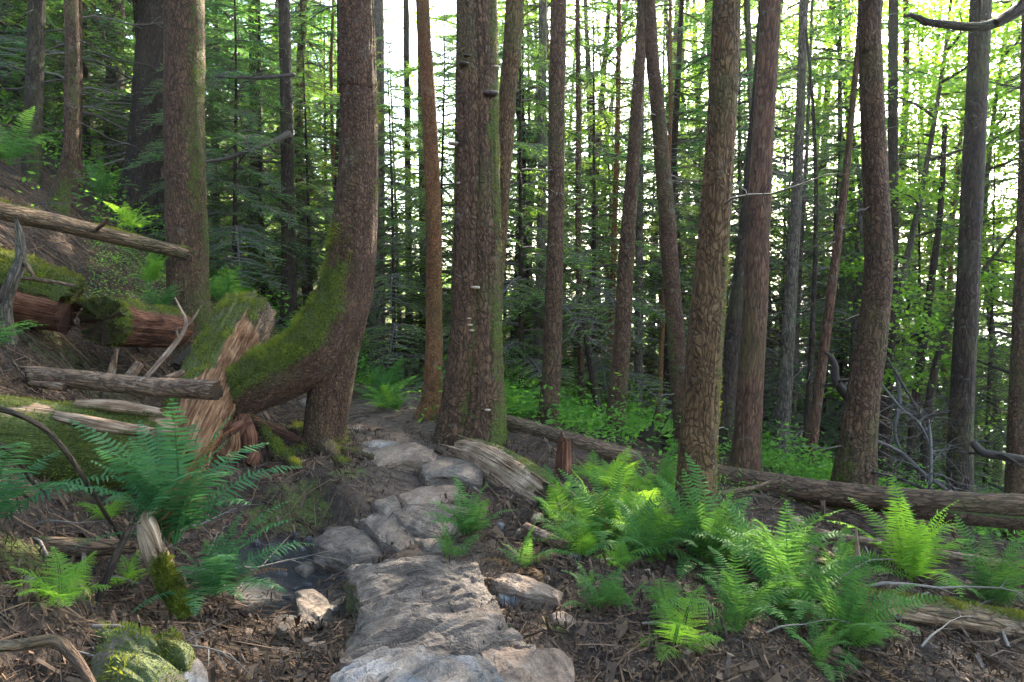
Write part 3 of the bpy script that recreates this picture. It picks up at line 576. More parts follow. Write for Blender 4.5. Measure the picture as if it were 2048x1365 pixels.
# ------------------------------------------------------------ fallen logs, snags, sticks
def log(label, pts, mat, moss=None, wood=None, ragged=(.05, .05), name='fallen_log', cat='log', k=40, lump=.08, ridge=.02, tufts=0, drop=None, n=110, branches=(), group=None, ov=1., tuft_h=(.012, .028), lf=(2.6, 1.6), ground=False, splinters=0):
    """pts: (px, py, width px, depth)"""
    NTREE[0] += 1; sd = NTREE[0] * 3 + 1
    q = np.array([np.r_[P(a, b, d), w * d / FPX / 2] for a, b, w, d in pts])
    if ground:
        q = []
        for a, b, w, d in pts:
            g = G(a, b + w * .42)[1]; q.append(np.r_[P(a, b, g), w * g / FPX / 2])
        q = np.array(q)
    if drop is not None:
        for r in q: r[2] = gz(r[0], r[1]) + r[3] * drop
    p, _ = spline(q, n); V, F, N, at = tube(p[:, :3], p[:, 3], k, sd, lump, lf, ridge, (12, .5), ragged=ragged, ov=ov)
    o = q[np.argmin(q[:, 2])][:3].copy(); o[2] -= q[:, 3].max()
    mw = np.zeros(len(V)) if moss is None else np.clip(moss(V, N) + .35 * fbm(V * 4 + sd, 3), 0, 1)
    ww = np.zeros(len(V)) if wood is None else wood(V, N) if callable(wood) else np.full(len(V), float(wood))
    if k >= 16 and wood is None: ww[-2:] = 1
    at.update(moss=mw, wood=ww); B = Buf(); B.add(V - o, F, 0, **at)
    if splinters:
        rs = RS(sd); T = nrm(np.gradient(p[:, :3], axis=0)); ok = np.where((ww[:n * k] > .6) & (mw[:n * k] < .5))[0]
        for i in rs.choice(ok, splinters) if len(ok) else ():
            ti = T[i // k]; L = rs.uniform(.10, .42); r = rs.uniform(.003, .012); b = V[i] - N[i] * r * .6; e = b + ti * L * rs.choice([-1, 1]) + N[i] * rs.uniform(-.2, .10) * L
            v, f, nn, a2 = tube(np.stack([b, b * .6 + e * .4 + N[i] * r * .5, e]), [r, r * rs.uniform(.7, 1.3), r * .15], 5, int(i), .2); a2['wood'] = np.ones(len(v)); a2['moss'] = 0 * v[:, 0]; a2['bc'] = a2['bc'] + rs.uniform(-3, 3, 3); B.add(v - o, f, 0, **a2)
    multi = tufts or branches
    if not multi: return thing(name, label, cat, o, data=B.mesh(name, mat), group=group)
    root = thing(name, label, cat, o, group=group); link('log_body' if cat == 'log' else 'body', B.mesh('log_body', mat), root)
    if tufts:
        r = moss_tufts(V - o, F, mw * 1.1, tufts, sd, tuft_h)
        if r: link('moss', mk('moss', r[0], [r[1]], M['moss'], at=dict(rnd=r[2])), root)
    for (bp) in branches:
        b = np.array([np.r_[P(a, c, d), w * d / FPX / 2] for a, c, w, d in bp]); bb, _ = spline(b, 14)
        v, f, nn, a2 = tube(bb[:, :3], bb[:, 3], 9, sd, .1); a2['moss'] = 0 * v[:, 0]; a2['wood'] = 0 * v[:, 0] + .2
        b2 = Buf(); b2.add(v - o, f, 0, **a2); link('branch_stub', b2.mesh('branch_stub', M['deadlog']), root)
    return root
topm = lambda a, lo=.1, hi=.9: (lambda V, N: a * smooth(lo, hi, N[:, 2]))
log('long pole with a mossy top, propped from the slope against the thick hillside trunk', [(-160, 378, 42, 5.6), (0, 420, 38, 6.2), (120, 448, 34, 6.7), (240, 476, 30, 7.2), (368, 507, 25, 7.85)], M['palewood'], lambda V, N: .75 * smooth(.35, 1, N[:, 2]) * (fbm(V * 2.5, 2) > -.15), ragged=(.02, .10), ridge=.015, tufts=2500,
    branches=[[(190, 462, 8, 6.9), (205, 450, 8, 6.8), (216, 437, 6, 6.7)]])
log('bark-flaking grey-brown log lying level against the split mossy trunk', [(66, 752, 40, 4.75), (180, 762, 38, 4.7), (300, 774, 38, 4.62), (433, 782, 40, 4.55)], M['deadlog'], None, lambda V, N: .42 * np.ones(len(V)), ragged=(.10, .03), ridge=.015,
    branches=[[(222, 756, 16, 4.75), (226, 730, 14, 4.75), (234, 698, 6, 4.75)], [(255, 760, 20, 4.8), (268, 742, 19, 4.9), (279, 728, 17, 4.95)], [(330, 760, 16, 4.7), (352, 752, 16, 4.8), (366, 745, 14, 4.85)], [(130, 775, 18, 4.6), (100, 772, 16, 4.6), (60, 768, 14, 4.6)]])
def splitwood(V, N):   # the right flank is torn open
    d = nrm(np.array([.86, -.5, -.12])); lim = .62 - .55 * smooth(5.9, 4.9, V[:, 1])
    return np.clip(1.3 * smooth(-.12, .12, N @ d - lim + .25 * fbm(V * 3, 2)) * (1 - smooth(5.85, 6.1, V[:, 1])), 0, 1)
log('mossy split log with its orange heartwood torn open, running up to the thick trunk', [(352, 930, 104, 4.75), (375, 880, 116, 4.95), (412, 800, 122, 5.35), (448, 722, 114, 5.8), (474, 668, 106, 6.15), (492, 632, 98, 6.45)], M['rotten'],
    lambda V, N: (1.15 * smooth(-.25, .45, N @ nrm(np.array([-.45, -.3, .85]))) - .5 * smooth(.0, .3, fbm(V * 5, 3))) * (1 - splitwood(V, N)) * smooth(4.9, 5.2, V[:, 1]), splitwood, ragged=(.25, .16), k=96, n=220, lump=.12, ridge=.10, tufts=11000, splinters=260)
log('huge sunken log blanketed with moss behind the left fern, pale rotten planks on top', [(-260, 850, 190, 4.1), (-60, 875, 180, 4.2), (120, 890, 160, 4.35), (250, 893, 140, 4.5), (345, 880, 112, 4.65)], M['palewood'],
    lambda V, N: 1.05 - 1.0 * np.clip(smooth(.0, .28, fbm(V * np.array([.9, 6, 9]) + 4, 3)) * smooth(.2, .6, N[:, 2]), 0, 1), lambda V, N: smooth(.1, .5, N[:, 2]) * .9, ragged=(0, .12), k=64, n=180, lump=.12, ridge=.06, tufts=16000)
for lab, a in (('pale rotten plank lying uppermost on the huge mossy log', [(150, 808, 16, 4.35), (230, 812, 24, 4.4), (320, 826, 18, 4.5)]), ('longer pale plank along the middle of the huge mossy log', [(110, 832, 20, 4.1), (190, 848, 30, 4.12), (300, 866, 22, 4.25)])):
    log(lab, a, M['palewood'], lambda V, N: .5 * smooth(.4, .0, N[:, 2]), 1., (.06, .12), 'rotten_plank', 'plank', 16, .22, .05)
log('moss-capped rotting log with red heartwood at the left edge', [(-110, 545, 150, 6.0), (0, 570, 138, 6.05), (80, 590, 122, 6.1), (142, 608, 108, 6.15)], M['redrot'], lambda V, N: 1.25 * smooth(-.05, .45, N[:, 2]), lambda V, N: .95 * smooth(.25, -.1, N[:, 2]), (.1, .12), k=56, lump=.14, ridge=.07, splinters=110, tufts=9000, tuft_h=(.02, .05))
log('short mossy log with a dark sawn-looking end, left of the thick hillside trunk', [(205, 640, 92, 6.3), (260, 648, 84, 6.7), (350, 655, 74, 7.4)], M['redrot'], lambda V, N: .85 * smooth(.35, .9, N[:, 2]) + .8 * (V[:, 1] < 6.42) * smooth(-.3, .3, fbm(V * 7, 3) + .2), lambda V, N: smooth(6.3, 6.5, V[:, 1]), (.22, .05), k=48, lump=.16, ridge=.08, tufts=6000, splinters=110)
log('pinkish barkless rotting log on the path, mossy along its far edge', [(925, 905, 50, 5.75), (960, 915, 66, 5.5), (1010, 942, 80, 5.2), (1060, 975, 86, 4.95), (1095, 1000, 74, 4.75)], M['palewood'], lambda V, N: .9 * smooth(.25, .75, N @ nrm(np.array([.75, .3, .55]))) + .3 * (V[:, 1] < 4.95) * smooth(0, .6, N[:, 2]),
    lambda V, N: np.clip(1.1 - .8 * smooth(.1, .5, fbm(V * 4, 3)) * (V[:, 1] < 5.1), 0, 1), (.03, .14), k=48, lump=.12, ridge=.07, splinters=90, tufts=2500, tuft_h=(.008, .018))
log('straight grey log fallen downhill behind the fungus-bearing tree', [(985, 838, 30, 9.4), (1060, 858, 33, 9.2), (1160, 888, 35, 8.9), (1282, 922, 36, 8.5)], M['deadlog'], topm(.25, .6, 1), ridge=.02, ground=True)
log('long barked log spanning the hollow at the right', [(1420, 948, 40, 7.6), (1500, 962, 46, 7.2), (1650, 984, 46, 6.7), (1850, 1003, 47, 6.2), (2060, 1014, 50, 5.8), (2300, 1020, 54, 5.4)], M['deadlog'], topm(.3, .5, 1), lump=.06, ridge=.03, n=200,
    branches=[[(1645, 1002, 11, 6.55), (1647, 1022, 9, 6.5), (1644, 1038, 8, 6.5)], [(1790, 1018, 10, 6.2), (1795, 1050, 8, 6.2), (1798, 1074, 6, 6.2)], [(1895, 1022, 12, 6.0), (1905, 1060, 10, 6.0), (1925, 1100, 8, 6.0)], [(1510, 985, 7, 7.0), (1512, 1005, 5, 7.0)], [(1816, 1010, 9, 6.0), (1812, 1022, 9, 5.95)]])
log('darker slim log lying under the long barked one', [(1600, 1000, 16, 6.9), (1750, 1014, 20, 6.5), (1900, 1034, 26, 6.0), (2060, 1048, 28, 5.7), (2250, 1060, 30, 5.5)], M['brown'], lambda V, N: .75 * smooth(.4, 1, N[:, 2]) * (V[:, 0] > 3.6), ridge=.02)
log('smooth bent branch sagging below the long barked log', [(1572, 1024, 12, 5.6), (1600, 1048, 15, 5.45), (1660, 1072, 17, 5.3), (1760, 1088, 18, 5.2), (1880, 1108, 18, 5.1), (2060, 1138, 18, 5.0)], M['deadlog'], None, .45, (.02, .02), 'fallen_branch', 'branch', 20, .05)
log('rotten furrowed log with a mossy ridge beneath the bright fern', [(1480, 1140, 26, 4.6), (1560, 1160, 38, 4.4), (1680, 1192, 46, 4.2), (1850, 1222, 52, 4.0), (2060, 1258, 56, 3.85), (2260, 1290, 56, 3.7)], M['palewood'], lambda V, N: .7 * smooth(.45, .95, N[:, 2]), lambda V, N: .6 * smooth(.5, 0, N[:, 2]), (.12, .05), k=44, lump=.14, ridge=.07, tufts=4500, ground=True, splinters=80)
log('jagged upright orange-red snag in the ferns', [(1126, 1005, 34, 5.3), (1126, 960, 32, 5.3), (1127, 915, 30, 5.3), (1128, 880, 24, 5.3)], M['redrot'], lambda V, N: .8 * smooth(.4, 1, -N[:, 0]) * (V[:, 2] < 0.0), 1., (0, .10), 'rotten_snag', 'snag', 32, .16, .10)
log('slim split stake standing in front of the sagging branch', [(1717, 1175, 13, 4.3), (1716, 1120, 12, 4.3), (1712, 1058, 4, 4.3)], M['palewood'], None, 1., (0, .04), 'upright_stake', 'stake', 14, .14)
log('barkless branch lying among the ferns beside the big boulder', [(1050, 1058, 26, 4.35), (1090, 1075, 26, 4.25), (1136, 1096, 24, 4.1)], M['deadlog'], None, .45, (.03, .03), 'fallen_branch', 'branch', 20, .1, ground=True)
log('thin pale branch pointing out of the pinkish rotting log', [(1118, 968, 9, 4.9), (1140, 988, 13, 4.8), (1165, 1010, 12, 4.7)], M['deadlog'], None, .45, name='fallen_branch', cat='branch', k=12)
log('forked stick leaning on the end of the long barked log', [(1420, 990, 9, 6.4), (1470, 982, 9, 6.5), (1520, 972, 8, 6.6), (1562, 953, 4, 6.7)], M['deadlog'], None, .2, name='fallen_branch', cat='branch', k=10)
log('pale log lying behind the bent twig at the lower left', [(-60, 1085, 40, 3.3), (60, 1092, 40, 3.32), (160, 1096, 38, 3.36), (262, 1094, 26, 3.45)], M['deadlog'], topm(.4), .3, k=32)
log('gnarled rotting root spur leaning at the foot of the left fern', [(372, 1228, 30, 2.85), (345, 1185, 46, 2.95), (318, 1125, 48, 3.0), (295, 1070, 36, 3.02), (280, 1040, 12, 3.05)], M['palewood'], lambda V, N: .75 * smooth(-.1, .5, N[:, 2] - N[:, 0] * .3) * (np.abs(V[:, 2] - .15) < .22), lambda V, N: .8 + 0 * V[:, 0], (.05, .1), 'root_spur', 'root', 40, .2, .08, 3500)
log('twisted ochre root knob beside the gnarled root spur', [(318, 1095, 12, 2.95), (305, 1060, 22, 2.95), (294, 1035, 22, 2.97), (308, 1022, 12, 3.0)], M['palewood'], None, 1., name='root_spur', cat='root', k=24, lump=.3, ridge=.08)
log('dark bent twig arching down to the left fern', [(-60, 800, 12, 2.75), (60, 840, 11, 2.8), (125, 895, 10, 2.85), (185, 985, 9, 2.95), (215, 1035, 8, 3.0), (248, 1088, 5, 3.05)], M['dark'], None, None, (0, 0), 'bent_twig', 'twig', 12, .08)
log('dark twig below the arching one at the left edge', [(-40, 868, 8, 2.85), (30, 910, 8, 2.9), (60, 960, 6, 2.95), (90, 985, 3, 3.0)], M['dark'], None, None, (0, 0), 'bent_twig', 'twig', 10, .08)
log('dark violet-grey stick stuck slantwise in the ground', [(195, 1203, 12, 2.72), (225, 1130, 15, 2.78), (250, 1075, 14, 2.85), (262, 1052, 8, 2.88)], M['dark'], None, None, (0, .02), 'slanted_stick', 'stick', 14, .06)
log('pale smooth root crossing the lower left corner', [(-50, 1296, 22, 2.0), (40, 1290, 24, 2.02), (110, 1284, 25, 2.04), (148, 1314, 22, 1.98), (185, 1372, 18, 1.9), (200, 1410, 14, 1.85)], M['deadlog'], None, .3, (0, 0), 'exposed_root', 'root', 20, .08)
log('slim dark root above the pale one at the lower left', [(-50, 1232, 12, 2.3), (30, 1225, 12, 2.32), (75, 1205, 9, 2.38), (78, 1175, 6, 2.45)], M['dark'], None, None, (0, 0), 'exposed_root', 'root', 14, .08)
log('grey crooked dead limb standing on the slope at the left edge', [(18, 690, 26, 5.0), (10, 610, 25, 5.0), (26, 560, 24, 5.0), (42, 520, 21, 5.05), (38, 465, 14, 5.1), (32, 440, 6, 5.1)], M['grey'], None, None, (0, .03), 'dead_limb', 'branch', 22, .12, branches=[[(44, 515, 10, 5.05), (60, 540, 9, 5.0), (70, 558, 6, 5.0)]])
log('thin dead branch with a broken tip reaching over the red-hearted log', [(40, 556, 6, 5.2), (90, 562, 9, 5.15), (150, 572, 6, 5.1)], M['deadlog'], None, .2, (0, 0), 'dead_limb', 'branch', 10, .1)
log('pale forked dead branch leaning on the bark-flaking log', [(292, 756, 10, 4.9), (330, 712, 11, 5.0), (362, 672, 9, 5.1), (372, 645, 7, 5.1), (362, 620, 5, 5.15), (350, 596, 3, 5.2)], M['deadlog'], None, .55, (0, 0), 'dead_limb', 'branch', 12, .1, branches=[[(358, 678, 6, 5.08), (354, 664, 5, 5.08), (354, 655, 3, 5.08)], [(368, 660, 6, 5.1), (392, 630, 4, 5.15), (408, 600, 2, 5.2)]])
log('charred-looking short log tucked behind the mossy split log', [(352, 735, 20, 6.2), (385, 705, 26, 6.4), (430, 675, 26, 6.7)], M['dark'], None, None, k=24)
log('mossy stick slanting in front of the crooked tree leg', [(528, 862, 22, 5.35), (556, 898, 22, 5.2), (600, 938, 13, 5.0)], M['palewood'], lambda V, N: .95 * smooth(-.3, .4, N[:, 2]), None, (.03, .02), 'fallen_branch', 'branch', 20, .1, tufts=1500)
log('pale stick on the bare soil by the crooked tree', [(594, 926, 12, 5.2), (628, 928, 14, 5.15), (668, 936, 9, 5.1)], M['palewood'], None, 1., (.02, .02), 'fallen_branch', 'branch', 14, .1)
# slabs of red rot broken off the split log
for i, (lab, pts) in enumerate((('broken red bark slab standing on edge below the split log', [(500, 905, 34, 5.15), (497, 870, 36, 5.2), (486, 832, 26, 5.25)]), ('dark purple-brown bark slab leaning left in the red debris', [(420, 930, 26, 4.95), (436, 900, 34, 5.0), (452, 862, 14, 5.05)]),
        ('flaky reddish slab lying across the red debris', [(450, 880, 24, 5.1), (470, 862, 30, 5.12), (490, 846, 18, 5.15)]), ('brown bark strip sloping from the debris to the tree leg', [(446, 822, 18, 5.3), (480, 832, 22, 5.35), (540, 856, 24, 5.4), (600, 882, 12, 5.45)]),
        ('small orange-red chunk of rotten wood by the debris foot', [(500, 930, 24, 5.0), (508, 918, 28, 5.02), (514, 905, 18, 5.05)]), ('thin rust-red splinter lying nearest the trail', [(535, 936, 7, 4.9), (560, 937, 11, 4.9), (590, 940, 6, 4.9)]), ('pale lumpy bark chunk in the middle of the red debris', [(455, 915, 24, 5.02), (466, 895, 28, 5.05), (470, 870, 16, 5.08)]))):
    log(lab, pts, M['redrot'] if i != 6 else M['rotten'], None, .9 if i not in (1, 3) else .45, (.08, .1), 'bark_slab', 'bark slab', 18, .25, .08, ov=.4, group='rotten slabs broken off the split log')
# root wad of the grey log
rs = RS(5); B = Buf(); c = P(1300, 895, 8.45); c0 = c.copy(); c0[2] = gz(c[0], c[1])
V, F, N, at = tube(np.array([P(1275, 905, 8.5), P(1295, 898, 8.45), P(1318, 893, 8.4), P(1330, 890, 8.4)]), [.11, .24, .27, .12], 30, 9, .35, (3, 6)); at.update(moss=0 * V[:, 0], wood=0 * V[:, 0]); B.add(V - c0, F, 0, **at)
for i in range(46):
    a = rs.uniform(0, 6.28); L = rs.uniform(.2, .5); d = np.array([.35 + rs.uniform(-.3, .3), math.cos(a), math.sin(a)]); b = c + d * .12; e = b + d * L + [0, 0, -.25 * L]
    V, F, N, at = tube(spline([b, (b + e) / 2 + rs.normal(size=3) * .05, e], 8)[0], np.linspace(.026, .004, 8), 6, i, .1, cap=False); at.update(moss=0 * V[:, 0], wood=0 * V[:, 0]); B.add(V - c0, F, 0, **at)
thing('root_wad', 'dark tangled root wad at the end of the straight grey log', 'root wad', c0, data=B.mesh('root_wad', M['dark']))
# brush of dead branches at the right
def dead_thing(label, pts, sub, seed, mat='limb', group=None, name='dead_branch'):
    rs = RS(seed); B = Buf(); q = np.array([np.r_[P(a, b, d), w * d / FPX / 2] for a, b, w, d in pts]); p, _ = spline(q, 30); o = p[0, :3].copy()
    V, F, _, _ = tube(p[:, :3] - o, p[:, 3], 8, seed, .1); B.add(V, F, 0, rnd=np.full(len(V), .45))
    for i in range(sub):
        j = rs.randint(5, 29); a = rs.uniform(0, 6.28); deadbranch(B, rs, p[j, :3] - o, a, rs.uniform(.15, .75), rs.uniform(-.9, .9), max(.0035, p[j, 3] * .45), 2, 0)
    return thing(name, label, 'branch', o, data=B.mesh(name, M[mat]), group=group)
dead_thing('curved dead snag hooked to the left of the bowed conifer', [(1720, 830, 22, 7.8), (1700, 800, 20, 7.8), (1672, 762, 17, 7.85), (1670, 735, 15, 7.85), (1662, 715, 10, 7.85), (1650, 705, 4, 7.85)], 6, 1)
for i, pts in enumerate(([(1760, 765, 6, 7.9), (1800, 815, 8, 7.7), (1840, 850, 7, 7.5), (1870, 915, 5, 7.3)], [(1765, 700, 5, 8.3), (1800, 760, 7, 8.1), (1835, 820, 7, 7.9), (1860, 880, 8, 7.8)], [(1750, 880, 6, 7.4), (1800, 905, 11, 7.3), (1850, 950, 12, 7.2), (1900, 985, 10, 7.1)],
        [(1745, 945, 6, 7.2), (1790, 955, 8, 7.1), (1840, 975, 9, 7.0), (1870, 985, 8, 7)], [(1790, 740, 10, 8.2), (1800, 800, 12, 8.1), (1790, 860, 10, 8.0), (1800, 900, 8, 7.9)], [(1830, 850, 6, 7.6), (1860, 830, 6, 7.9), (1915, 825, 5, 8.3)], [(1860, 985, 10, 7.0), (1862, 900, 8, 7.2), (1858, 840, 5, 7.4)],
        [(1770, 985, 8, 7.3), (1790, 940, 7, 7.4), (1810, 915, 4, 7.5)])):
    dead_thing('bare dead branch in the tangled brush pile behind the long barked log', [(a_, b_, w_ * .72, d_) for a_, b_, w_, d_ in pts], 13, 30 + i, 'limb' if i % 2 else 'greytwig', 'dead branches tangled in the brush pile')
dead_thing('mossy-topped bare branch crossing the right edge at mid-height', [(1945, 885, 16, 7.4), (1965, 905, 16, 7.3), (2000, 912, 17, 7.2), (2080, 925, 18, 7.0), (2200, 935, 18, 6.8)], 6, 50)
dead_thing('bare arched limb drooping from the dark upright hillside conifer', [(578, 268, 15, 13.3), (545, 284, 12, 12.8), (500, 300, 10, 12.2), (450, 318, 8, 11.8), (400, 324, 5, 11.4)], 10, 51)
dead_thing('straight thin bare limb high in the dark hillside foliage', [(590, 150, 8, 12.8), (520, 156, 8, 12.4), (430, 154, 4, 12.0)], 8, 52)
for i, pts in enumerate(([(1160, 600, 4, 11.9), (1190, 640, 5, 11.5), (1230, 670, 3, 11.2)], [(1165, 620, 4, 11.8), (1150, 660, 5, 11.4), (1120, 690, 3, 11.2)], [(1158, 570, 4, 11.8), (1180, 600, 5, 11.5), (1185, 660, 3, 11.3)], [(1158, 640, 4, 11.8), (1190, 690, 5, 11.5), (1240, 700, 3, 11.3)], [(1160, 590, 4, 11.8), (1130, 620, 4, 11.4), (1100, 600, 2, 11.2)])):
    dead_thing('pale dead twig branch in the tangle on the very thin pole', pts, 22, 60 + i, 'twig', 'pale dead twigs tangled on the thin pole')
# ------------------------------------------------------------ rocks
def slab(label, outline, h, mat='rock', seed=1, rough=.03, tilt=(0, 0), mossv=0., nr=14, na=90, flare=.05, group=None, name='rock', cat='rock', zt=None, under=.25, crown_=.02, mossf=None):
    """outline: the top face's outline in pixels of the photo, laid on a level plane h above the ground"""
    o2 = np.array(outline, float); cpx = o2.mean(0); o2 = cpx + (o2 - cpx) * (1.0 if zt is not None or group else 1.12)
    if zt is None: g = G(*cpx); zt = gz(g[0], g[1], False) + h * .62
    def on(px, py): r = ray(px, py); t = (zt - CAMZ) / r[2]; return CAM + r * t
    w = np.array([on(a, b)[:2] for a, b in o2]); c = w.mean(0); e = np.vstack([w, w[:1]]); L = np.r_[0, np.cumsum(np.linalg.norm(np.diff(e, axis=0), axis=1))]; s = np.linspace(0, L[-1], na, endpoint=False)
    ring = np.stack([np.interp(s, L, e[:, 0]), np.interp(s, L, e[:, 1])], 1) - c; size = np.linalg.norm(ring, axis=1).mean()
    ring = ring * (1 + .05 * fbm(np.c_[ring * 6 / size, np.full(na, seed)], 3))[:, None]; rs = RS(seed)
    V = [np.array([[0, 0, 0.]])]
    for i in range(1, nr + 1):
        u = i / nr; z = -crown_ * u ** 4 - (.012 if i == nr else 0); V.append(np.c_[ring * u, np.full(na, z)])
    base = zt - min(float(terrain(c[0], c[1])), float(terrain(c[0], c[1] - size)) if size > .12 else 9) + under; ns = max(5, int(nr * .7))
    side = 1 + flare * (.4 + .8 * fbm(np.c_[nrm(ring) * 1.3, np.full(na, seed + 3.)], 2))
    for i in range(1, ns + 1):
        u = i / ns; V.append(np.c_[ring * (1 + (side - 1)[:, None] * u ** .6 * 1.0 + .012), np.full(na, -crown_ - .015 - base * u ** 1.2)])
    V = np.vstack(V); wv = V + np.r_[c, 0]
    ca, sa = math.cos(seed * .7), math.sin(seed * .7); ra = np.c_[wv[:, 0] * ca + wv[:, 1] * sa, wv[:, 1] * ca - wv[:, 0] * sa]; lay = fbm(np.c_[ra * np.array([3.4, 1.1]), wv[:, 2] * 3] + seed * 7.7, 5); crease = np.abs(fbm(np.c_[wv[:, 0] * 2.6 + wv[:, 1] * 1.6, wv[:, 1] * 3.2 - wv[:, 0], wv[:, 2] * 2] + seed * 3.1, 4))
    top = np.r_[np.ones(1 + nr * na), np.linspace(1, .3, ns).repeat(na)]
    dz = rough * 1.25 * lay 
    l4 = lay * 4; stp = (np.floor(l4) + smooth(.75, 1, l4 - np.floor(l4))) / 4; dz = dz + rough * .7 * (stp - lay) + rough * .75 * fbm(np.c_[ra * np.array([20, 4]), wv[:, 2] * 9] + seed, 3)
    fc = np.full(len(V), .0)
    for j in range(7):
        ad = rs.uniform(0, 6.28); sl = rs.uniform(.10, .38); of = rs.uniform(.45, .95) * size; fc = np.minimum(fc, -sl * np.maximum(0, V[:, 0] * math.cos(ad) + V[:, 1] * math.sin(ad) - of))
    dz = dz + np.maximum(fc, -.5 * size) * (.8 if size < .5 else .25)
    V[:, 2] += dz * top + V[:, 0] * tilt[0] + V[:, 1] * tilt[1]
    sd = np.r_[np.zeros(1 + nr * na), np.ones(ns * na)]
    lr = fbm(np.c_[wv[:, :2] * 4, wv[:, 2] * 16] + seed, 4); V[:, :2] += nrm(V[:, :2]) * (sd * lr * min(.09, size * .16))[:, None]
    idx = np.arange((nr + ns) * na).reshape(nr + ns, na) + 1; i2 = np.roll(idx, -1, 1); sgn = (ring[0, 0] * ring[na // 4, 1] - ring[0, 1] * ring[na // 4, 0]) > 0
    q = np.stack([idx[:-1], idx[1:], i2[1:], i2[:-1]], -1).reshape(-1, 4); f0 = np.stack([np.zeros(na, int), idx[0], i2[0]], -1)
    if not sgn: q, f0 = q[:, ::-1], f0[:, ::-1]
    mw = np.clip(mossv * sd * .9 + .3 * fbm(wv * 5, 3) + mossv * .1, 0, 1) * (mossv > 0)
    if mossf is not None: mw = np.clip(mossf(wv + [0, 0, zt]) + .3 * fbm(wv * 5, 3), 0, 1)
    o = np.array([c[0], c[1], zt])
    me = mk(name, V, [q, f0], M[mat], at=dict(moss=mw), smooth_=size > .5)
    bv = thing(name, label, cat, o, data=me, group=group)
    if mossf is not None:
        r = moss_tufts(V, [q, np.hstack([f0, f0[:, 2:3]])], mw * 1.1, 5000, seed, (.008, .022), .005)
        if r: link('moss', mk('moss', r[0], [r[1]], M['moss'], at=dict(rnd=r[2])), bv)
    return bv
slab('large furrowed grey-brown boulder forming the path in the foreground', [(692, 1118), (740, 1104), (790, 1110), (850, 1106), (905, 1110), (955, 1112), (968, 1140), (985, 1175), (1008, 1215), (1030, 1245), (1070, 1268), (1030, 1290), (900, 1300), (780, 1310), (680, 1310), (668, 1275), (705, 1225), (722, 1180), (700, 1150)], 0, 'rock', 3, .075, (0, .02), .45, 60, 260, .10, zt=.10, name='boulder', cat='boulder', under=.25, crown_=.03)
slab('bluish lumpy boulder at the bottom edge in front of the furrowed one', [(700, 1300), (760, 1268), (840, 1262), (900, 1275), (960, 1290), (985, 1320), (992, 1400), (985, 1500), (820, 1520), (640, 1480), (640, 1380), (660, 1330)], 0, 'bluerock', 8, .05, (0, -.03), .3, 60, 220, .10, zt=.23, name='boulder', cat='boulder', crown_=.05)
slab('brown flat-topped boulder right of the bluish one', [(960, 1290), (1010, 1262), (1080, 1262), (1130, 1275), (1150, 1310), (1152, 1400), (1080, 1440), (990, 1420)], 0, 'rustrock', 5, .03, (.02, 0), .25, 30, 140, .08, zt=.13, name='boulder', cat='boulder')
slab('wedge of brown rock in the gap between the two nearest boulders', [(995, 1335), (1030, 1318), (1052, 1328), (1050, 1400), (1000, 1400)], 0, 'rustrock', 15, .02, (.1, 0), .2, 14, 80, zt=.13)
slab('squarish mauve rock standing in the wet hollow', [(592, 1188), (625, 1180), (652, 1195), (668, 1225), (660, 1240), (600, 1232)], .10, 'rock', 6, .015, (-.05, .05), .1, 16, 80, .12)
slab('rounded brown rock at the edge of the black mud', [(634, 1068), (660, 1048), (700, 1046), (735, 1060), (762, 1090), (755, 1102), (700, 1100), (645, 1088)], .12, 'rock', 7, .03, (0, 0), .2, 18, 90, .15, crown_=.05)
slab('sloping ribbed slab beside the rounded mud-edge rock', [(722, 1035), (755, 1022), (800, 1030), (828, 1062), (832, 1080), (800, 1085), (760, 1070)], .10, 'rock', 9, .03, (0, .05), .15, 18, 90)
slab('broad tan slab half under the middle fern', [(790, 1018), (840, 1000), (925, 995), (935, 1040), (920, 1060), (860, 1058), (815, 1040)], .09, 'rock', 10, .02, (.03, 0), .15, 18, 90)
slab('thin pale ledge between the path stones and the square block', [(800, 985), (850, 970), (912, 966), (925, 985), (880, 998), (820, 1000)], .10, 'rustrock', 11, .012, (0, 0), .1, 14, 80)
slab('angular flat-topped stone block abutting the pinkish log', [(846, 928), (868, 908), (925, 908), (962, 925), (955, 948), (905, 945), (855, 948)], .20, 'rock', 12, .015, (0, 0), .15, 16, 90, .06)
slab('wide rust-sided block behind the angular stone block', [(738, 905), (772, 886), (820, 884), (862, 892), (860, 906), (800, 908), (760, 918)], .17, 'rustrock', 13, .02, (0, 0), .1, 16, 90, .06)
slab('low mauve slab left of the rust-sided block', [(712, 905), (735, 892), (765, 890), (748, 905), (730, 918)], .06, 'rock', 14, .012, (0, 0), .1, 10, 60)
slab('thin grey slate sheet on the trail', [(718, 885), (745, 876), (795, 880), (800, 890), (750, 893)], .06, 'bluerock', 16, .008, (0, 0), 0, 10, 60)
slab('blue-grey flat stone right of the crooked tree leg', [(692, 862), (705, 850), (726, 852), (732, 866), (712, 872)], .07, 'bluerock', 17, .008, (0, 0), 0, 10, 60)
slab('stone seen through the arch of the crooked tree', [(598, 800), (615, 790), (640, 792), (650, 800), (620, 806)], .1, 'rock', 18, .015, (0, 0), 0, 10, 60)
slab('brown ribbed rock right of the furrowed boulder', [(985, 1142), (1020, 1135), (1070, 1150), (1122, 1178), (1110, 1190), (1050, 1180), (1000, 1165)], .10, 'rustrock', 19, .025, (0, 0), .25, 16, 90)
slab('small orange-sided stone on the dark soil', [(1102, 1222), (1125, 1214), (1158, 1232), (1150, 1244), (1112, 1240)], .09, 'rustrock', 20, .01, (-.1, 0), 0, 10, 50)
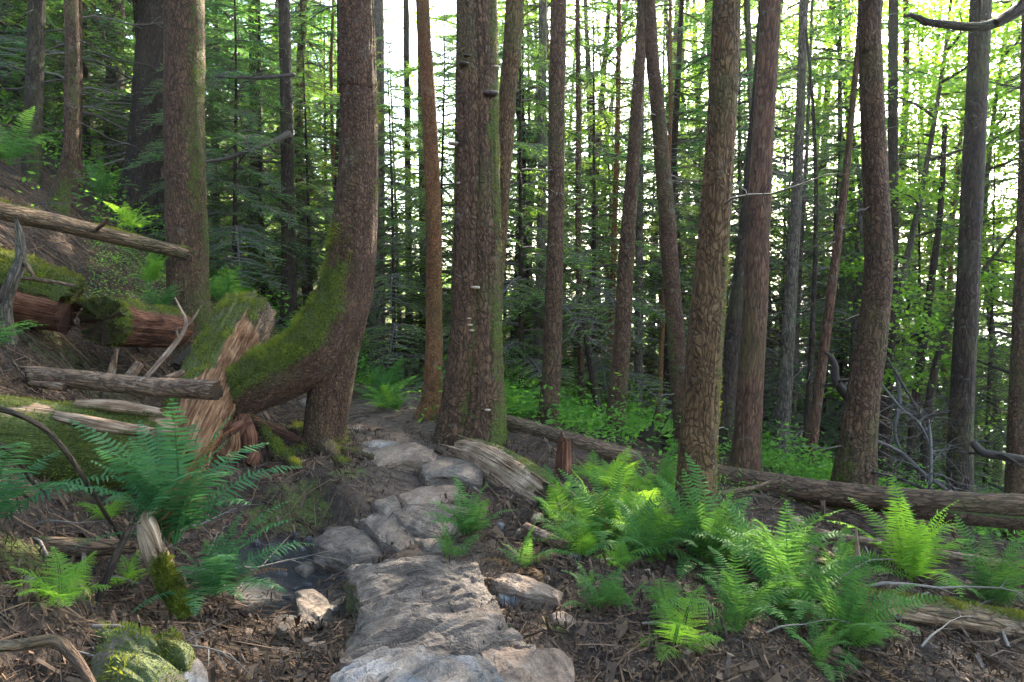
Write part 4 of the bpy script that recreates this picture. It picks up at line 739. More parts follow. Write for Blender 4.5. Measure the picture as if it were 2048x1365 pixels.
slab('dark little stone right of the orange-sided one', [(1206, 1240), (1225, 1234), (1236, 1244), (1220, 1252)], .05, 'rock', 21, .008, (0, 0), 0, 8, 40)
slab('dark slate tile under the left fern', [(372, 1245), (400, 1232), (432, 1236), (420, 1254), (385, 1258)], .04, 'rock', 22, .004, (0, .1), 0, 8, 50)
slab('blue-grey speckled rock under the moss at the lower left', [(330, 1330), (385, 1305), (410, 1330), (415, 1380), (330, 1400)], .10, 'bluerock', 23, .02, (0, 0), .3, 14, 70)
slab('mossy hump of rock at the lower left', [(190, 1240), (250, 1225), (330, 1275), (370, 1320), (330, 1360), (240, 1340), (190, 1300)], .12, 'rock', 24, .05, (0, 0), 0, 22, 90, .3, crown_=.06, mossf=lambda V: .62 - 0 * V[:, 0])
slab('mossy mound of rock beside the pale root at the left edge', [(20, 1160), (90, 1125), (170, 1140), (180, 1175), (110, 1200), (40, 1195)], .08, 'rock', 41, .05, (0, 0), 0, 18, 80, .3, crown_=.08, mossf=lambda V: .7 + 0 * V[:, 0])
slab('mossy hump behind the lower-left slate tile', [(300, 1262), (345, 1250), (385, 1285), (370, 1310), (320, 1300)], .12, 'rock', 42, .04, (0, 0), 0, 16, 70, .3, crown_=.04, mossf=lambda V: .6 + 0 * V[:, 0])
slab('flat mud-splashed stone in the black mud', [(590, 1128), (625, 1115), (640, 1130), (610, 1142)], .04, 'rock', 25, .01, (0, 0), 0, 8, 50)
slab('buried step stone at the near edge of the rounded rock', [(680, 1105), (720, 1100), (750, 1112), (700, 1125)], .06, 'rock', 26, .01, (0, 0), 0, 8, 50)
slab('grey ribbed slab tucked against the fern edge', [(842, 1075), (890, 1066), (915, 1080), (880, 1095), (850, 1090)], .06, 'rock', 27, .015, (0, 0), .1, 10, 60)
slab('flat dark slab between the pale ledge and the mud bank', [(742, 1000), (790, 985), (800, 1005), (770, 1018)], .06, 'rock', 28, .012, (0, 0), 0, 10, 60)
for i, (px, py, w_) in enumerate(((815, 740, 36), (822, 728, 34), (820, 716, 30), (828, 752, 34))):
    slab('stone step on the far bend of the trail', [(px - w_ / 2, py + 2), (px, py - 3), (px + w_ / 2, py), (px + w_ / 2.4, py + 5), (px - w_ / 3, py + 6)], .10, 'rock', 30 + i, .02, (0, 0), 0, 8, 40, group='stone steps on the far trail')
rs = RS(12)
for i in range(24):
    px, py = rs.uniform(505, 690), rs.uniform(1060, 1190); g = G(px, py); r = rs.uniform(.02, .07); a = rs.uniform(0, 6.28); k = [(px + FPX / g[1] * r * math.cos(a + t) * rs.uniform(.7, 1.2), py + FPX / g[1] * r * .3 * math.sin(a + t)) for t in np.linspace(0, 5.2, 6)]
    slab('wet dark stone half sunk in the black mud', k, .012, 'wetrock', 160 + i, r * .15, (rs.uniform(-.3, .3), rs.uniform(-.3, .3)), 0, 5, 24, .1, 'wet stones in the black mud', under=.03, crown_=r * .2)
rs = RS(11)
for i in range(46):
    px, py = rs.uniform(480, 1150), rs.uniform(1000, 1340)
    if px < 660 and py < 1070: px += 520
    if 680 < px < 1000 and py > 1090: px = rs.choice([rs.uniform(430, 640), rs.uniform(1080, 1240)])
    g = G(px, py); r = rs.uniform(.012, .05) * 1.3; a = rs.uniform(0, 6.28); k = [(px + FPX / g[1] * r * math.cos(a + t) * rs.uniform(.7, 1.2), py + FPX / g[1] * r * .45 * math.sin(a + t)) for t in np.linspace(0, 5.2, 6)]
    slab('small loose stone bedded in the trail soil', k, r * .5, ('rock', 'bluerock', 'rustrock')[i % 3], 100 + i, r * .15, (rs.uniform(-.2, .2), rs.uniform(-.2, .2)), 0, 5, 24, .1, 'small loose stones on the trail', under=.03, crown_=r * .2)
# ------------------------------------------------------------ ferns
def frond(seed, e0, bend, wid=.19, n=27, lw=.70, fore=.25, cut=False):
    rs = RS(seed); S = np.linspace(0, 1, 24); ang = e0 - bend * S ** 1.4; st = 1 / 23
    x = np.r_[0, np.cumsum(np.cos(ang[:-1]) * st)]; z = np.r_[0, np.cumsum(np.sin(ang[:-1]) * st)]; y = rs.uniform(-.10, .10) * S ** 2
    p = np.stack([x, y, z], 1); B = Buf(); V, F, _, _ = tube(p, .0065 * (1 - .8 * S), 4, cap=False, lump=0); B.add(V, F, 0, rnd=np.full(len(V), .9))
    q = np.linspace(.14, .985, n); pr = np.minimum(1, (q - .04) / .25) ** .7 * (1 - q) ** .62 * 1.35; sp = (q[1] - q[0])
    for sd in (-1, 1):
        b = np.stack([np.interp(q, S, p[:, c]) for c in range(3)], 1); a = np.interp(q, S, ang)
        T = np.stack([np.cos(a), 0 * a, np.sin(a)], 1); Nn = np.stack([-np.sin(a), 0 * a, np.cos(a)], 1)
        d = nrm(np.array([0, sd, 0.]) + T * fore + Nn * rs.uniform(-.25, .12, n)[:, None] + rs.normal(size=(n, 3)) * .05); l = wid * pr * rs.uniform(.85, 1.1, n); w = np.full(n, sp * lw)
        s = nrm(T + Nn * rs.normal(size=(n, 1)) * .25)
        if not cut:
            dr = -Nn * (l * .12)[:, None]; v = np.stack([b - s * w[:, None] * .3, b + s * w[:, None] * .45, b + d * l[:, None] * .5 + s * w[:, None] * .42 + dr * .2, b + d * l[:, None] + dr, b + d * l[:, None] * .5 - s * w[:, None] * .36 + dr * .2], 1).reshape(-1, 3)
            f = np.arange(n)[:, None] * 5; B.add(v, [np.hstack([f, f + 1, f + 2, f + 4]), np.hstack([f + 4, f + 2, f + 3])], 0, rnd=np.repeat(np.clip(.4 + rs.uniform(-.25, .25, n) + .2 * q, 0, 1), 5))  # random tone, plus depth shading in the colour: darker toward the frond base
        else:
            for i in range(n):
                m = max(3, int(l[i] / .016)); u = np.linspace(.1, 1, m); bb = b[i] + d[i] * (u * l[i])[:, None] - Nn[i] * (.15 * l[i] * u * u)[:, None]
                for s2 in (-1, 1):
                    dd = nrm(s2 * s[i] + d[i] * .5 + rs.normal(size=(m, 3)) * .08); ss = nrm(np.cross(dd, Nn[i])); v, f = quads(bb, dd, ss, (.032 * (1 - u * .75)) * rs.uniform(.8, 1.2, m), np.full(m, .015)); B.add(v, [f], 0, rnd=np.repeat(np.clip(.5 + rs.uniform(-.3, .3, m), 0, 1), 4))
    return B
FR = {}
for key, mat, kw in (('fern', 'fern', dict()), ('ferndark', 'ferndark', dict()), ('fernlight', 'fernlight', dict()), ('lady', 'fernlight', dict(wid=.32, n=20, cut=True, fore=.35)), ('ladydark', 'fern', dict(wid=.30, n=20, cut=True, fore=.35)), ('dead', 'deadfrond', dict(lw=.5))):
    L = []
    for i, (e0, b) in enumerate(((1.40, .85), (1.2, 1.15), (1.0, 1.2), (.8, 1.25), (.55, 1.0), (1.45, .5))):
        L.append(frond(hash_ := 7 * i + len(key), e0, b, **kw).mesh('frond', M[mat], False))
    FR[key] = L
def fern(label, px, py, size, nf, kind='fern', Yd=None, seed=0, spread=None, group=None, up=0., skew=None, dead=0):
    g = P(px, py, Yd) if Yd else G(px, py); rs = RS(abs(seed * 1000 + int(px))); o = np.array([g[0], g[1], gz(g[0], g[1]) - .01])
    if Yd: o[2] = max(o[2], min(g[2], o[2] + .6))
    root = thing('sword_fern' if 'lady' not in kind else 'lady_fern', label, 'fern', o, group=group)
    for i in range(nf + dead):
        a = i * 2.399 + rs.uniform(-.4, .4); L = FR[kind if i < nf else 'dead']; j = rs.choice(5, p=[.22, .26, .24, .18, .10]) if i < nf else 4
        if rs.rand() < up: j = rs.choice([0, 5])
        s = size * rs.uniform(.7, 1.12) * (.8 if j == 4 else 1)
        if skew is not None and math.cos(a - skew) < 0: s *= .7
        f = link('frond', L[j], root, (rs.uniform(-.03, .03), rs.uniform(-.03, .03), 0), (rs.uniform(-.25, .25), rs.uniform(-.12, .12), a), s)
    return root
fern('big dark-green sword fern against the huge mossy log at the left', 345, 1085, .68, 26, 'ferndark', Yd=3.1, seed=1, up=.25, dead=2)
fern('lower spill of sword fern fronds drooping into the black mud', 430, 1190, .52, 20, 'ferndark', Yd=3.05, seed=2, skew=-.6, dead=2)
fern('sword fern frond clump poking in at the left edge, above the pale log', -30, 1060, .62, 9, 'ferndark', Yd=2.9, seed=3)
fern('sword fern clump hanging over the left edge beneath the red-hearted log', -50, 730, .62, 12, 'fern', 4.2, 4, skew=0)
fern('dense sword fern behind the far right corner of the furrowed boulder', 940, 1100, .38, 14, 'fern', 4.0, 5, up=.15)
fern('small sword fern sprouting at the boulder rim', 900, 1120, .24, 7, 'fern', 3.65, 7, up=.5)
fern('sword fern with long fronds right of the barkless branch', 1205, 1165, .52, 17, 'fern', 4.0, 8, up=.2, dead=1)
fern('sword fern standing upright beside the orange snag', 1118, 1060, .30, 8, 'fern', 4.7, 9, up=.5)
fern('wide sword fern directly in front of the golden trunk', 1410, 1215, .62, 22, 'fern', 3.75, 10, up=.2, dead=1)
fern('sword fern right of the golden trunk foot, fronds over the rotten log', 1535, 1235, .56, 20, 'fern', 3.6, 11)
fern('shadowed sword fern low in front of the furrowed log', 1580, 1300, .58, 18, 'fern', 3.2, 12, dead=2)
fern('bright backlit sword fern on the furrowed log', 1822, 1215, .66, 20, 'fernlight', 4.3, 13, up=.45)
fern('sword fern in shade right of the bright backlit one', 1985, 1225, .55, 14, 'fern', 4.15, 14, up=.2)
fern('stiff upright sword fern left of the golden trunk', 1322, 1020, .52, 12, 'fern', 5.6, 15, up=.6)
fern('dim sword fern at the bottom edge right of the boulders', 1480, 1345, .40, 12, 'fern', 2.9, 16)
fern('spreading sword fern at the end of the furrowed log', 1665, 1280, .42, 13, 'fern', 3.5, 31)
fern('low sword fern between the two wide ones and the boulders', 1290, 1190, .42, 12, 'fern', 3.75, 32)
fern('dark sword fern at the bottom edge under the shadowed one', 1690, 1350, .5, 14, 'fern', 2.95, 33, dead=2)
fern('half-dead drooping fern on the flank of the furrowed boulder', 1040, 1170, .36, 6, 'fern', 3.5, 17, skew=0, dead=6)
fern('small fern growing under the curve of the crooked tree', 528, 690, .5, 10, 'ladydark', 6.6, 18)
fern('bright fern on the hillside beside the massive dark conifer', 200, 395, .6, 14, 'fern', 10.5, 19, up=.3)
fern('bright fern patch below the buttress of the massive conifer', 262, 440, .5, 14, 'fernlight', 9.5, 20)
fern('sword fern on the needle-strewn slope left of the thick trunk', 302, 560, .5, 14, 'fernlight', 8.0, 21, up=.4)
fern('shaded fern in the hillside litter under the one on the slope', 320, 605, .5, 12, 'fern', 7.6, 22)
fern('fern clump at the left edge high on the hillside', 18, 300, .7, 12, 'fern', 8.0, 23)
fern('fern right of the thick hillside trunk', 450, 540, .6, 12, 'ladydark', 9.2, 24)
rs = RS(3)
for i, (px, py) in enumerate(((1180, 985), (1225, 960), (1260, 990), (1290, 950), (1340, 1035), (1250, 1040), (1180, 930), (1160, 1040), (1470, 1060), (1300, 1070), (1215, 925), (1430, 1075), (1350, 985), (1240, 935), (1290, 1000))):
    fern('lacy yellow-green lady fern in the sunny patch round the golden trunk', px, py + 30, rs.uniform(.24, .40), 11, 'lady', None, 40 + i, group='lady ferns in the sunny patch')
for i in range(38):
    px, py = rs.uniform(1080, 1780), rs.uniform(1010, 1330)
    if i % 4 == 0: px, py = rs.uniform(1040, 1300), rs.uniform(1000, 1120)
    if i % 9 == 0: px, py = rs.uniform(60, 420), rs.uniform(960, 1260)
    fern('small young fern sprouting low between the larger ferns', px, py, rs.uniform(.13, .27), 8, ('lady', 'ladydark', 'fern')[i % 3], None, 150 + i, group='young ferns on the forest floor')
for i, (px, py) in enumerate(((740, 745), (765, 770), (775, 795), (755, 735), (740, 780), (755, 715), (750, 800), (770, 820), (735, 760), (790, 825))):
    fern('fern on the green bank left of the far trail', px, py, rs.uniform(.38, .6), 12, ('fern', 'fernlight', 'ladydark')[i % 3], None, 60 + i, group='ferns on the bank beside the far trail')
for i in range(26):
    px, py = rs.uniform(1000, 1340), rs.uniform(800, 850)
    if i > 16: px, py = rs.uniform(430, 640), rs.uniform(560, 640)
    fern('small fern in the green undergrowth behind the first trees', px, py, rs.uniform(.5, .9), 10, ('fernlight', 'lady', 'ladydark')[i % 3], None, 80 + i, group='ferns in the undergrowth')
# ------------------------------------------------------------ undergrowth: leafy ground cover nobody could count
rs = RS(21); LV, LF, LR, n = [], [], [], 0
xt = lambda y: np.interp(y, _yy, _xx)
def clump(x, y, r, h, m, ll):
    global n
    z = gz(x, y); c = np.array([x, y, z]); o = rs.normal(size=(m, 3)) * [r * .5, r * .5, 0]; o[:, 2] = rs.uniform(.0, 1, m) ** .8 * h * np.exp(-(o[:, 0] ** 2 + o[:, 1] ** 2) / r ** 2)
    d = nrm(np.c_[rs.normal(size=(m, 2)), rs.uniform(-.5, .5, m)]); s = nrm(np.cross(d, np.array([0, 0, 1.]) + rs.normal(size=(m, 3)) * .45))
    v, f = quads(c + o, d, s, ll * rs.uniform(.6, 1.4, m), ll * .5 * rs.uniform(.6, 1.3, m)); LV.append(v); LF.append(f + n); LR.append(np.repeat(np.clip(rs.uniform(.1, .9) + rs.uniform(-.3, .3, m), 0, 1), 4)); n += len(v)
for i in range(6500):
    a = R(rs.uniform(-44, 44)); d = 7.5 + 62 * rs.rand() ** 1.5; x, y = d * math.sin(a), d * math.cos(a); s = x - xt(y)
    if abs(s) < .75 and y < 22: continue
    if s < -1 and y < 11.5 and rs.rand() < .88: continue
    if vn(np.array([[x * .35, y * .35, 1.]]))[0] < -.45: continue
    if y < 10 and s < 5 and rs.rand() < .75: continue
    if y < 8.2 and s > 3.5: continue
    clump(x, y, rs.uniform(.3, .7) * (1 + d / 50), rs.uniform(.2, .75) * (1 + d / 45), 34, .06 + d * .0022)
for i in range(1500):
    y = rs.uniform(8.4, 19); x = rs.uniform(.15 * y, .85 * y) if i % 3 else rs.uniform(-.05 * y, .3 * y)
    clump(x, y, rs.uniform(.25, .6), rs.uniform(.15, .5), 30, .07)
for i in range(640):     # sprinkled near the trail and on the slope
    px, py = (rs.uniform(180, 340), rs.uniform(400, 640)) if i < 380 else (rs.uniform(420, 620), rs.uniform(500, 640)) if i < 500 else (rs.uniform(1250, 1700), rs.uniform(930, 1010))
    g = G(px, py)
    if np.hypot(g[0], g[1]) > 30: continue
    clump(g[0], g[1], rs.uniform(.08, .28), rs.uniform(.06, .22), 16, .032)
tag(link('undergrowth', mk('undergrowth', np.vstack(LV), [np.vstack(LF)], M['shrub'], at=dict(rnd=np.concatenate(LR)), smooth_=False)), 'bright green leafy undergrowth covering the ground beneath the trees', 'undergrowth', kind='stuff')
# ------------------------------------------------------------ litter: chips, needles and twigs on the soil
mud_at = lambda x, y: sum(np.exp(-((x - q[0]) / r) ** 2 - ((y - q[1]) / r) ** 2) for q, r in zip(mudc, (.36, .32, .28)))
def litter(N, seed, length, rad, k, dmax, lift=.004, chip=False, box=None):
    rs = RS(seed); a = rs.uniform(-.75, .75, N); d = 1.7 + (dmax - 1.7) * rs.rand(N) ** .9; x, y = d * np.tan(a) * .98, d
    if box: x, y = rs.uniform(box[0], box[1], N), rs.uniform(box[2], box[3], N)
    s = x - xt(y)
    keep = (np.abs(s) > .35 * rs.rand(N)) & (mud_at(x, y) < .35 + .7 * (rs.rand(N) > .75)); x, y = x[keep], y[keep]; N = len(x); h = rs.uniform(0, 6.283, N); L = rs.uniform(*length, N)
    sgn = [-.5, 0, .5]; pts = []
    bend = rs.normal(size=N) * .12 * L; lft = rs.uniform(0, 1, N) ** 3 * .06
    for j, q in enumerate(sgn):
        px = x + np.cos(h) * L * q - np.sin(h) * bend * (q == 0); py = y + np.sin(h) * L * q + np.cos(h) * bend * (q == 0); pts.append(np.stack([px, py, terrain(px, py, True) + lift + (lft * (q + .5))], 1))
    p = np.stack(pts, 1); r = rs.uniform(*rad, N); rn = rs.rand(N); sd = np.stack([-np.sin(h), np.cos(h), 0 * h], 1)
    if chip:
        w = (L * rs.uniform(.25, .8, N))[:, None]; up = nrm(np.c_[rs.normal(size=(N, 2)) * .35, np.ones(N)]); t = r[:, None] * up; sd = nrm(sd + rs.normal(size=(N, 3)) * [0, 0, .3])
        V = np.stack([p[:, 0] - sd * w * .3 + t, p[:, 0] + sd * w * .4 + t, p[:, 2] + sd * w * .5 + t, p[:, 2] - sd * w * .45 + t, p[:, 0] - sd * w * .3, p[:, 0] + sd * w * .4, p[:, 2] + sd * w * .5, p[:, 2] - sd * w * .45], 1).reshape(-1, 3)
        b = np.arange(N)[:, None] * 8; F = np.vstack([b + np.array([q]) for q in ((0, 1, 2, 3), (0, 4, 5, 1), (1, 5, 6, 2), (2, 6, 7, 3), (3, 7, 4, 0))]); return V, F, np.repeat(rn, 8)
    up = np.array([0, 0, 1.]); V = []
    for j in range(3):
        q = (1, .9, .5)[j]
        for t in range(3): V.append(p[:, j] + (math.cos(t * 2.094) * sd + math.sin(t * 2.094) * up) * (r * q)[:, None])
    V = np.stack(V, 1).reshape(-1, 3); b = np.arange(N)[:, None] * 9; F = np.vstack([b + np.array([[j * 3 + t, j * 3 + (t + 1) % 3, j * 3 + 3 + (t + 1) % 3, j * 3 + 3 + t]]) for j in range(2) for t in range(3)])
    return V, F, np.repeat(rn, 9)
B = Buf()
for args in ((26000, 1, (.015, .06), (.001, .0022), 3, 6), (9000, 2, (.06, .22), (.0015, .004), 3, 9), (2600, 3, (.2, .55), (.002, .006), 3, 11)):
    V, F, r_ = litter(*args); B.add(V, [F], 0, rnd=r_)
for args, bx in (((9000, 21, (.08, .35), (.002, .006), 3, 9), (-9, -2.2, 5, 12)), ((900, 22, (.35, .9), (.004, .011), 3, 9), (-9, -2.2, 5, 12)), ((1600, 23, (.2, .6), (.003, .009), 3, 9), (1.2, 6, 3.2, 8.5)), ((12000, 24, (.04, .14), (.002, .005), 3, 9), (-9, -2.2, 5, 12))):
    V, F, r_ = litter(*args, box=bx); B.add(V, [F], 0, rnd=np.clip(r_ * 1.1, 0, 1))
for args in ((30000, 4, (.006, .028), (.001, .003), 3, 6.5), (1800, 5, (.03, .08), (.002, .006), 3, 8)):
    V, F, r_ = litter(*args, chip=True); B.add(V, [F], 0, rnd=r_ * .8)
tag(link('litter', B.mesh('litter', M['litter'], False)), 'brown bark chips, needles and fine twigs scattered over the soil', 'litter', kind='stuff')
B = Buf()
for args in ((3000, 14, (.006, .022), (.002, .006), 3, 5.5), (160, 15, (.03, .06), (.004, .01), 3, 5)):
    V, F, r_ = litter(*args, chip=True); B.add(V, [F], 0)
tag(link('gravel', B.mesh('gravel', M['rock'], False)), 'grey slate chips scattered over the trail soil', 'gravel', kind='stuff')
rs = RS(8); sticks = []
for i in range(5):
    b = Buf(); deadbranch(b, rs, np.zeros(3), 0, 1, .06, .012, 2, 0, 7); sticks.append(b.mesh('fallen_stick', M[('twig', 'greytwig', 'deadlog')[i % 2]]))
for i in range(96):
    px, py = ((rs.uniform(1150, 2040), rs.uniform(1060, 1350)), (rs.uniform(0, 330), rs.uniform(420, 760)), (rs.uniform(0, 420), rs.uniform(960, 1340)), (rs.uniform(420, 700), rs.uniform(560, 700)), (rs.uniform(1440, 2040), rs.uniform(985, 1140)))[i % 5]
    g = G(px, py)
    if g[1] > 16: continue
    thing('fallen_stick', ('thin bare stick lying on the soil among the right-hand ferns', 'thin bare stick lying on the needle-strewn hillside', 'thin bare stick lying on the dark soil at the lower left', 'thin bare stick on the slope behind the crooked tree', 'thin bare stick in the hollow under the long barked log')[i % 5], 'stick',
          (g[0], g[1], gz(g[0], g[1]) + .02), (rs.uniform(-.2, .2), rs.uniform(-.25, .1), rs.uniform(0, 6.28)), rs.uniform(.25, .9), ('sticks among the right-hand ferns', 'sticks on the hillside', 'sticks at the lower left', 'sticks behind the crooked tree', 'sticks in the hollow')[i % 5], data=sticks[i % 5])
# ------------------------------------------------------------ the forest behind
def proto(seed, H, r, mat, cr, bend=.25, k=12):
    rs = RS(seed); z = np.linspace(-.6, H, 40); f = rs.uniform(.15, .4); px = bend * np.sin(z * f + rs.rand() * 6) * np.clip(z / 6, 0, 1); py = bend * np.cos(z * f * .8 + rs.rand() * 6) * np.clip(z / 6, 0, 1)
    ax = lambda q: np.array([np.interp(q, z, px), np.interp(q, z, py)]); V, F, N, at = tube(np.stack([px, py, z], 1), r * (1 - np.clip(z, 0, H) / H * .92) + .3 * r * np.exp(-np.clip(z, 0, 9) / .4), k, seed, .06, ridge=.03, cap=False)
    at['moss'] = np.clip(.5 * smooth(.3, 1, N[:, 0]) + .4 * np.exp(-V[:, 2] / 1.5) + .3 * fbm(V, 2), 0, 1); at['wood'] = 0 * V[:, 0]; b = Buf(); b.add(V, F, 0, **at)
    return b.mesh('trunk', M[mat]), cr(ax)
wide = dict(sprays=SPRAYS)
PR = {}
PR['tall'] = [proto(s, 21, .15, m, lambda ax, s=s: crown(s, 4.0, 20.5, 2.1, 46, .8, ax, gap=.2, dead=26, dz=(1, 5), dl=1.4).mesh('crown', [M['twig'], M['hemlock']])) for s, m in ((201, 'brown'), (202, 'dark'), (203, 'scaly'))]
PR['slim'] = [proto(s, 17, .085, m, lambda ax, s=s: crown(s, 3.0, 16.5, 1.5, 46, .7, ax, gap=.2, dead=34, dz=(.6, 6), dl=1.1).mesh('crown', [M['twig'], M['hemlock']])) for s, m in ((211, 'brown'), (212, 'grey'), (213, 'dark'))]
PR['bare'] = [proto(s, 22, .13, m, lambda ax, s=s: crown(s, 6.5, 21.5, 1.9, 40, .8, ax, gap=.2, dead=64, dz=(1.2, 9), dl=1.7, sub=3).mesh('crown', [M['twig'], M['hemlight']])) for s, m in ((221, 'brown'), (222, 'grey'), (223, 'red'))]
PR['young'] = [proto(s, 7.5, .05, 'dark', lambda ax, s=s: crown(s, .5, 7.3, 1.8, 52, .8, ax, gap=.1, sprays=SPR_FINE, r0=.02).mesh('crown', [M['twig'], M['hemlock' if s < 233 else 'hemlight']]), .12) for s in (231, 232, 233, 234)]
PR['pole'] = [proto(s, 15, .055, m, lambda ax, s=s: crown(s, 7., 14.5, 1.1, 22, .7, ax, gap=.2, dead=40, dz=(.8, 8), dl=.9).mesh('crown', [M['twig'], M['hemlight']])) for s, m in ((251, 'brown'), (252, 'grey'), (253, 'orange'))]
def maple_crown(seed, ax, z0=2.0, z1=13, nb=26, Rr=2.6, nl=46):
    rs = RS(seed); B = Buf()
    for i in range(nb):
        z = z0 + (z1 - z0) * (i + rs.rand()) / nb; a = rs.uniform(0, 6.28); L = Rr * rs.uniform(.5, 1.1) * (1 - .5 * i / nb); o = np.r_[ax(z), z]; s = np.linspace(0, 1, 8); p = rotz(np.stack([s, .1 * np.sin(s * 4), .35 * s - .1 * s * s], 1) * L, a) + o
        V, F, _, _ = tube(p, .03 * (1 - .85 * s) + .003, 5, cap=False, lump=0); B.add(V, F, 0, rnd=np.full(len(V), .3))
        for j in range(7):
            c = np.array([np.interp(rs.uniform(.3, 1), s, p[:, q]) for q in range(3)]) + rs.normal(size=3) * [.25, .25, .12]; m = nl; pos = c + rs.normal(size=(m, 3)) * [.3, .3, .10]
            d = nrm(rs.normal(size=(m, 3)) * [1, 1, .35] - [0, 0, .3]); sv = nrm(np.cross(d, np.array([0, 0, 1.]) + rs.normal(size=(m, 3)) * .4)); v, f = quads(pos, d, sv, rs.uniform(.06, .12, m), rs.uniform(.05, .1, m), .5)
            B.add(v, [f], 1, rnd=np.repeat(np.clip(rs.uniform(.1, .8) + rs.uniform(-.2, .2, m), 0, 1), 4))
    return B.mesh('crown', [M['limb'], M['maple']])
PR['maple'] = [proto(s, 13, .09, 'grey', lambda ax, s=s: maple_crown(s, ax), .5) for s in (241, 242)]
def plant(kind, i, x, y, sc, label, group, rot=None, cat='tree', tilt=0.):
    tr, cr = PR[kind][i % len(PR[kind])]; rs = RS(int(abs(x * 997 + y * 131)) % 99991)
    r = thing('maple_tree' if kind == 'maple' else 'young_hemlock' if kind == 'young' else 'conifer_tree', label, cat, (x, y, gz(x, y) - .05), (rs.uniform(-.02, .02), tilt + rs.uniform(-.03, .03), rs.uniform(0, 6.28) if rot is None else rot), sc, group)
    link('trunk', tr, r); link('crown', cr, r)
def at_px(px, Yd): return (px - 1024) / FPX * Yd * 1.0, Yd
yl = 'dense young hemlock with drooping sprays on the shaded slope behind the crooked tree'
for i, (px, Yd, s) in enumerate(((470, 13, 1.0), (530, 15.5, 1.2), (620, 14.5, 1.0), (440, 17, 1.3), (660, 18, 1.3), (570, 20, 1.5), (500, 24, 1.6), (415, 12.5, .8), (630, 24, 1.7), (300, 19, 1.5), (190, 15, 1.2), (100, 14, 1.1), (20, 13, 1.1), (160, 20, 1.6), (250, 24, 1.8), (40, 18, 1.5))):
    x, y = at_px(px, Yd); plant('young', i % 3, x, y, s, yl if px > 400 else 'dense young hemlock high on the hillside behind the massive dark conifer', 'young hemlocks on the shaded slope' if px > 400 else 'young hemlocks high on the hillside')
for i, (px, Yd, s) in enumerate(((785, 13.5, .95), (800, 19, 1.3), (740, 17, 1.2), (870, 16, 1.2), (1045, 11.5, 1.0), (1060, 15, 1.2), (1190, 13, 1.15), (1150, 18, 1.3), (1330, 16, 1.2), (1400, 19, 1.4), (1250, 21, 1.4), (960, 17, 1.3), (1110, 24, 1.4), (1010, 21, 1.3), (1300, 23, 1.5), (1380, 27, 1.7), (1220, 27, 1.7), (880, 22, 1.3), (1450, 24, 1.5))):
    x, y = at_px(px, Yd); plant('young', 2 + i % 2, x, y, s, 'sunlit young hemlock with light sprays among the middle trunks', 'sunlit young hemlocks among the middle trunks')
for i, (px, Yd, s) in enumerate(((1650, 14, 1.1), (1730, 17, 1.3), (1850, 13, 1.0), (1990, 12, .95), (1480, 17, 1.2), (1570, 20, 1.4), (1900, 18, 1.3), (2060, 15, 1.2), (1800, 22, 1.5), (1520, 26, 1.7), (1640, 24, 1.6), (1720, 28, 1.9), (1880, 26, 1.8), (1980, 22, 1.5), (1680, 19, 1.3))):
    x, y = at_px(px, Yd); plant('young', i, x, y, s, 'backlit young hemlock in the bright gap behind the long barked log', 'young hemlocks behind the long barked log')
for i, (px, Yd, s) in enumerate(((1700, 15, 1.0), (1850, 18, 1.1), (2010, 14, 1.0), (1960, 21, 1.2), (1620, 21, 1.1), (2120, 17, 1.1), (1780, 12.5, .9), (1930, 16, 1.0), (1550, 24, 1.3), (1440, 22, 1.3), (2050, 11, .85), (1230, 24, 1.4), (1100, 21, 1.3), (1750, 25, 1.4), (920, 26, 1.4), (1340, 30, 1.5))):
    x, y = at_px(px, Yd); plant('maple', i, x, y, s, 'leafy maple with yellow-green leaves glowing against the sky', 'maples against the bright sky', tilt=.05)
rs = RS(99)
for i in range(46):
    px = rs.uniform(420, 2080) if i % 4 else rs.uniform(1000, 1700); Yd = rs.uniform(12.5, 27); x, y = at_px(px, Yd)
    if abs(x - xt(y)) < 1.2: continue
    plant('pole', i, x, y, rs.uniform(.8, 1.3), 'thin bare pole tree with many short dry twigs ' + ('on the shaded slope' if px < 700 else 'among the middle trunks' if px < 1400 else 'in the bright gap at the right'), 'thin pole trees ' + ('on the slope' if px < 700 else 'in the middle' if px < 1400 else 'at the right'), tilt=rs.uniform(-.05, .05))
rs = RS(77); pts = []; tries = 0
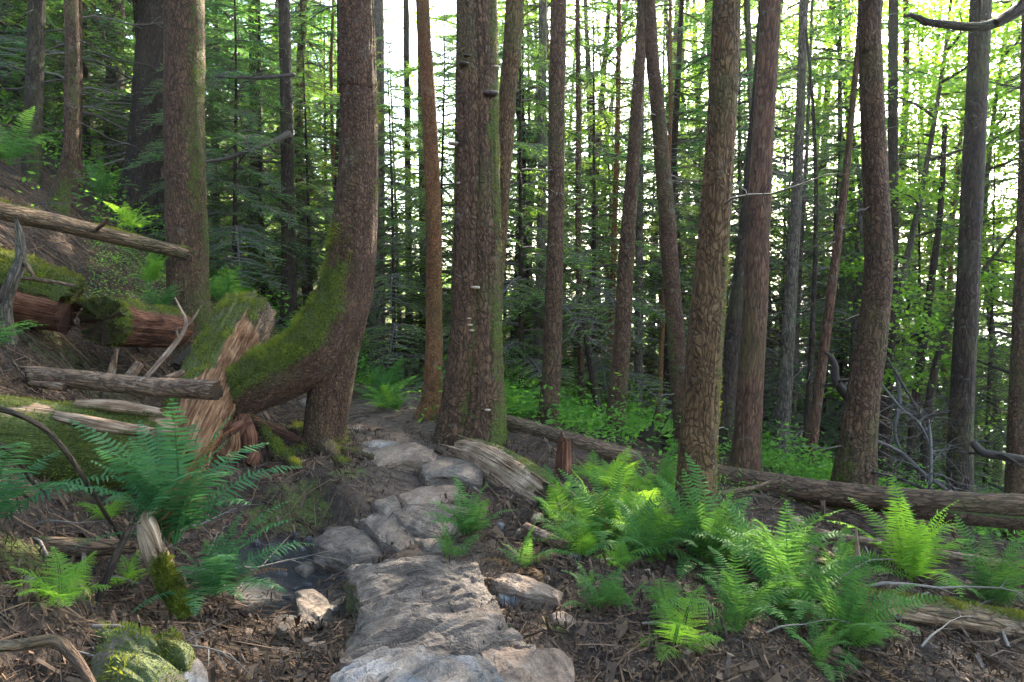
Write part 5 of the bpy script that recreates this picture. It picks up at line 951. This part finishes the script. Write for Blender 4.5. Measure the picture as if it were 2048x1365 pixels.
while len(pts) < 88 and tries < 20000:
    tries += 1; a = R(rs.uniform(-46, 46)); d = 13.5 + (17 if a > -.12 else 34) * rs.rand() ** 1.2; x, y = d * math.sin(a), d * math.cos(a)
    if abs(x - xt(y)) < 1.3 and y < 30: continue
    if any((x - p) ** 2 + (y - q) ** 2 < (1.1 + d * .012) ** 2 for p, q in pts): continue
    pts.append((x, y)); kind = rs.choice(['tall', 'slim', 'bare'], p=[.35, .35, .30] if x < -2 else [.10, .42, .48]); s = x - xt(y)
    zone = 0 if s < -1.5 else 1 if x < .35 * y else 2
    plant(kind, rs.randint(3), x, y, rs.uniform(.85, 1.2), {'tall': 'tall straight hemlock with a full drooping crown ', 'slim': 'slim pole-like hemlock with short dead twigs ', 'bare': 'conifer bare of green below, all dry side branches, '}[kind] + ('in the dense shaded wood uphill', 'in the wood beyond the trail', 'in the bright thinning wood downhill')[zone],
          {'tall': 'tall hemlocks ', 'slim': 'slim hemlocks ', 'bare': 'dry-branched conifers '}[kind] + ('uphill', 'beyond the trail', 'downhill')[zone])
for i, (x, y) in enumerate(((-3.2, -2.5), (2.8, -3.4), (-6, -5), (.8, -6.5), (5.5, -1.5), (-5.2, .8), (6.5, -6), (-2.5, -8.5), (-9, -1.5), (3.2, -9.5), (-7.5, -9), (8.5, 1.5), (-4.5, -14), (1, -14), (7, -13))):  # wood carried on out of view, added to block sky light from behind
    plant(('tall', 'slim', 'tall')[i % 3], i, x, y, .9, 'unseen tall hemlock added behind the viewpoint to block sky light', 'unseen hemlocks added behind the viewpoint')
# ------------------------------------------------------------ haze
if HAZE:
    b = Buf(); x0, x1, y0, y1, z0, z1 = -1700, 2300, -400, 2300, -64, 46
    b.add(np.array([[x, y, z] for z in (z0, z1) for y in (y0, y1) for x in (x0, x1)], float), [np.array([[0, 2, 3, 1], [4, 5, 7, 6], [0, 1, 5, 4], [2, 6, 7, 3], [0, 4, 6, 2], [1, 3, 7, 5]])])
    m = bpy.data.materials.new('haze'); m.use_nodes = True; nt = m.node_tree; nt.nodes.remove(nt.nodes['Principled BSDF'])
    pv = nt.nodes.new('ShaderNodeVolumePrincipled'); pv.inputs['Color'].default_value = (.86, .93, 1, 1); pv.inputs['Density'].default_value = HAZE; pv.inputs['Anisotropy'].default_value = .55
    nt.links.new(pv.outputs[0], nt.nodes['Material Output'].inputs['Volume'])
    tag(link('haze', b.mesh('haze', m, False)), kind='stuff')
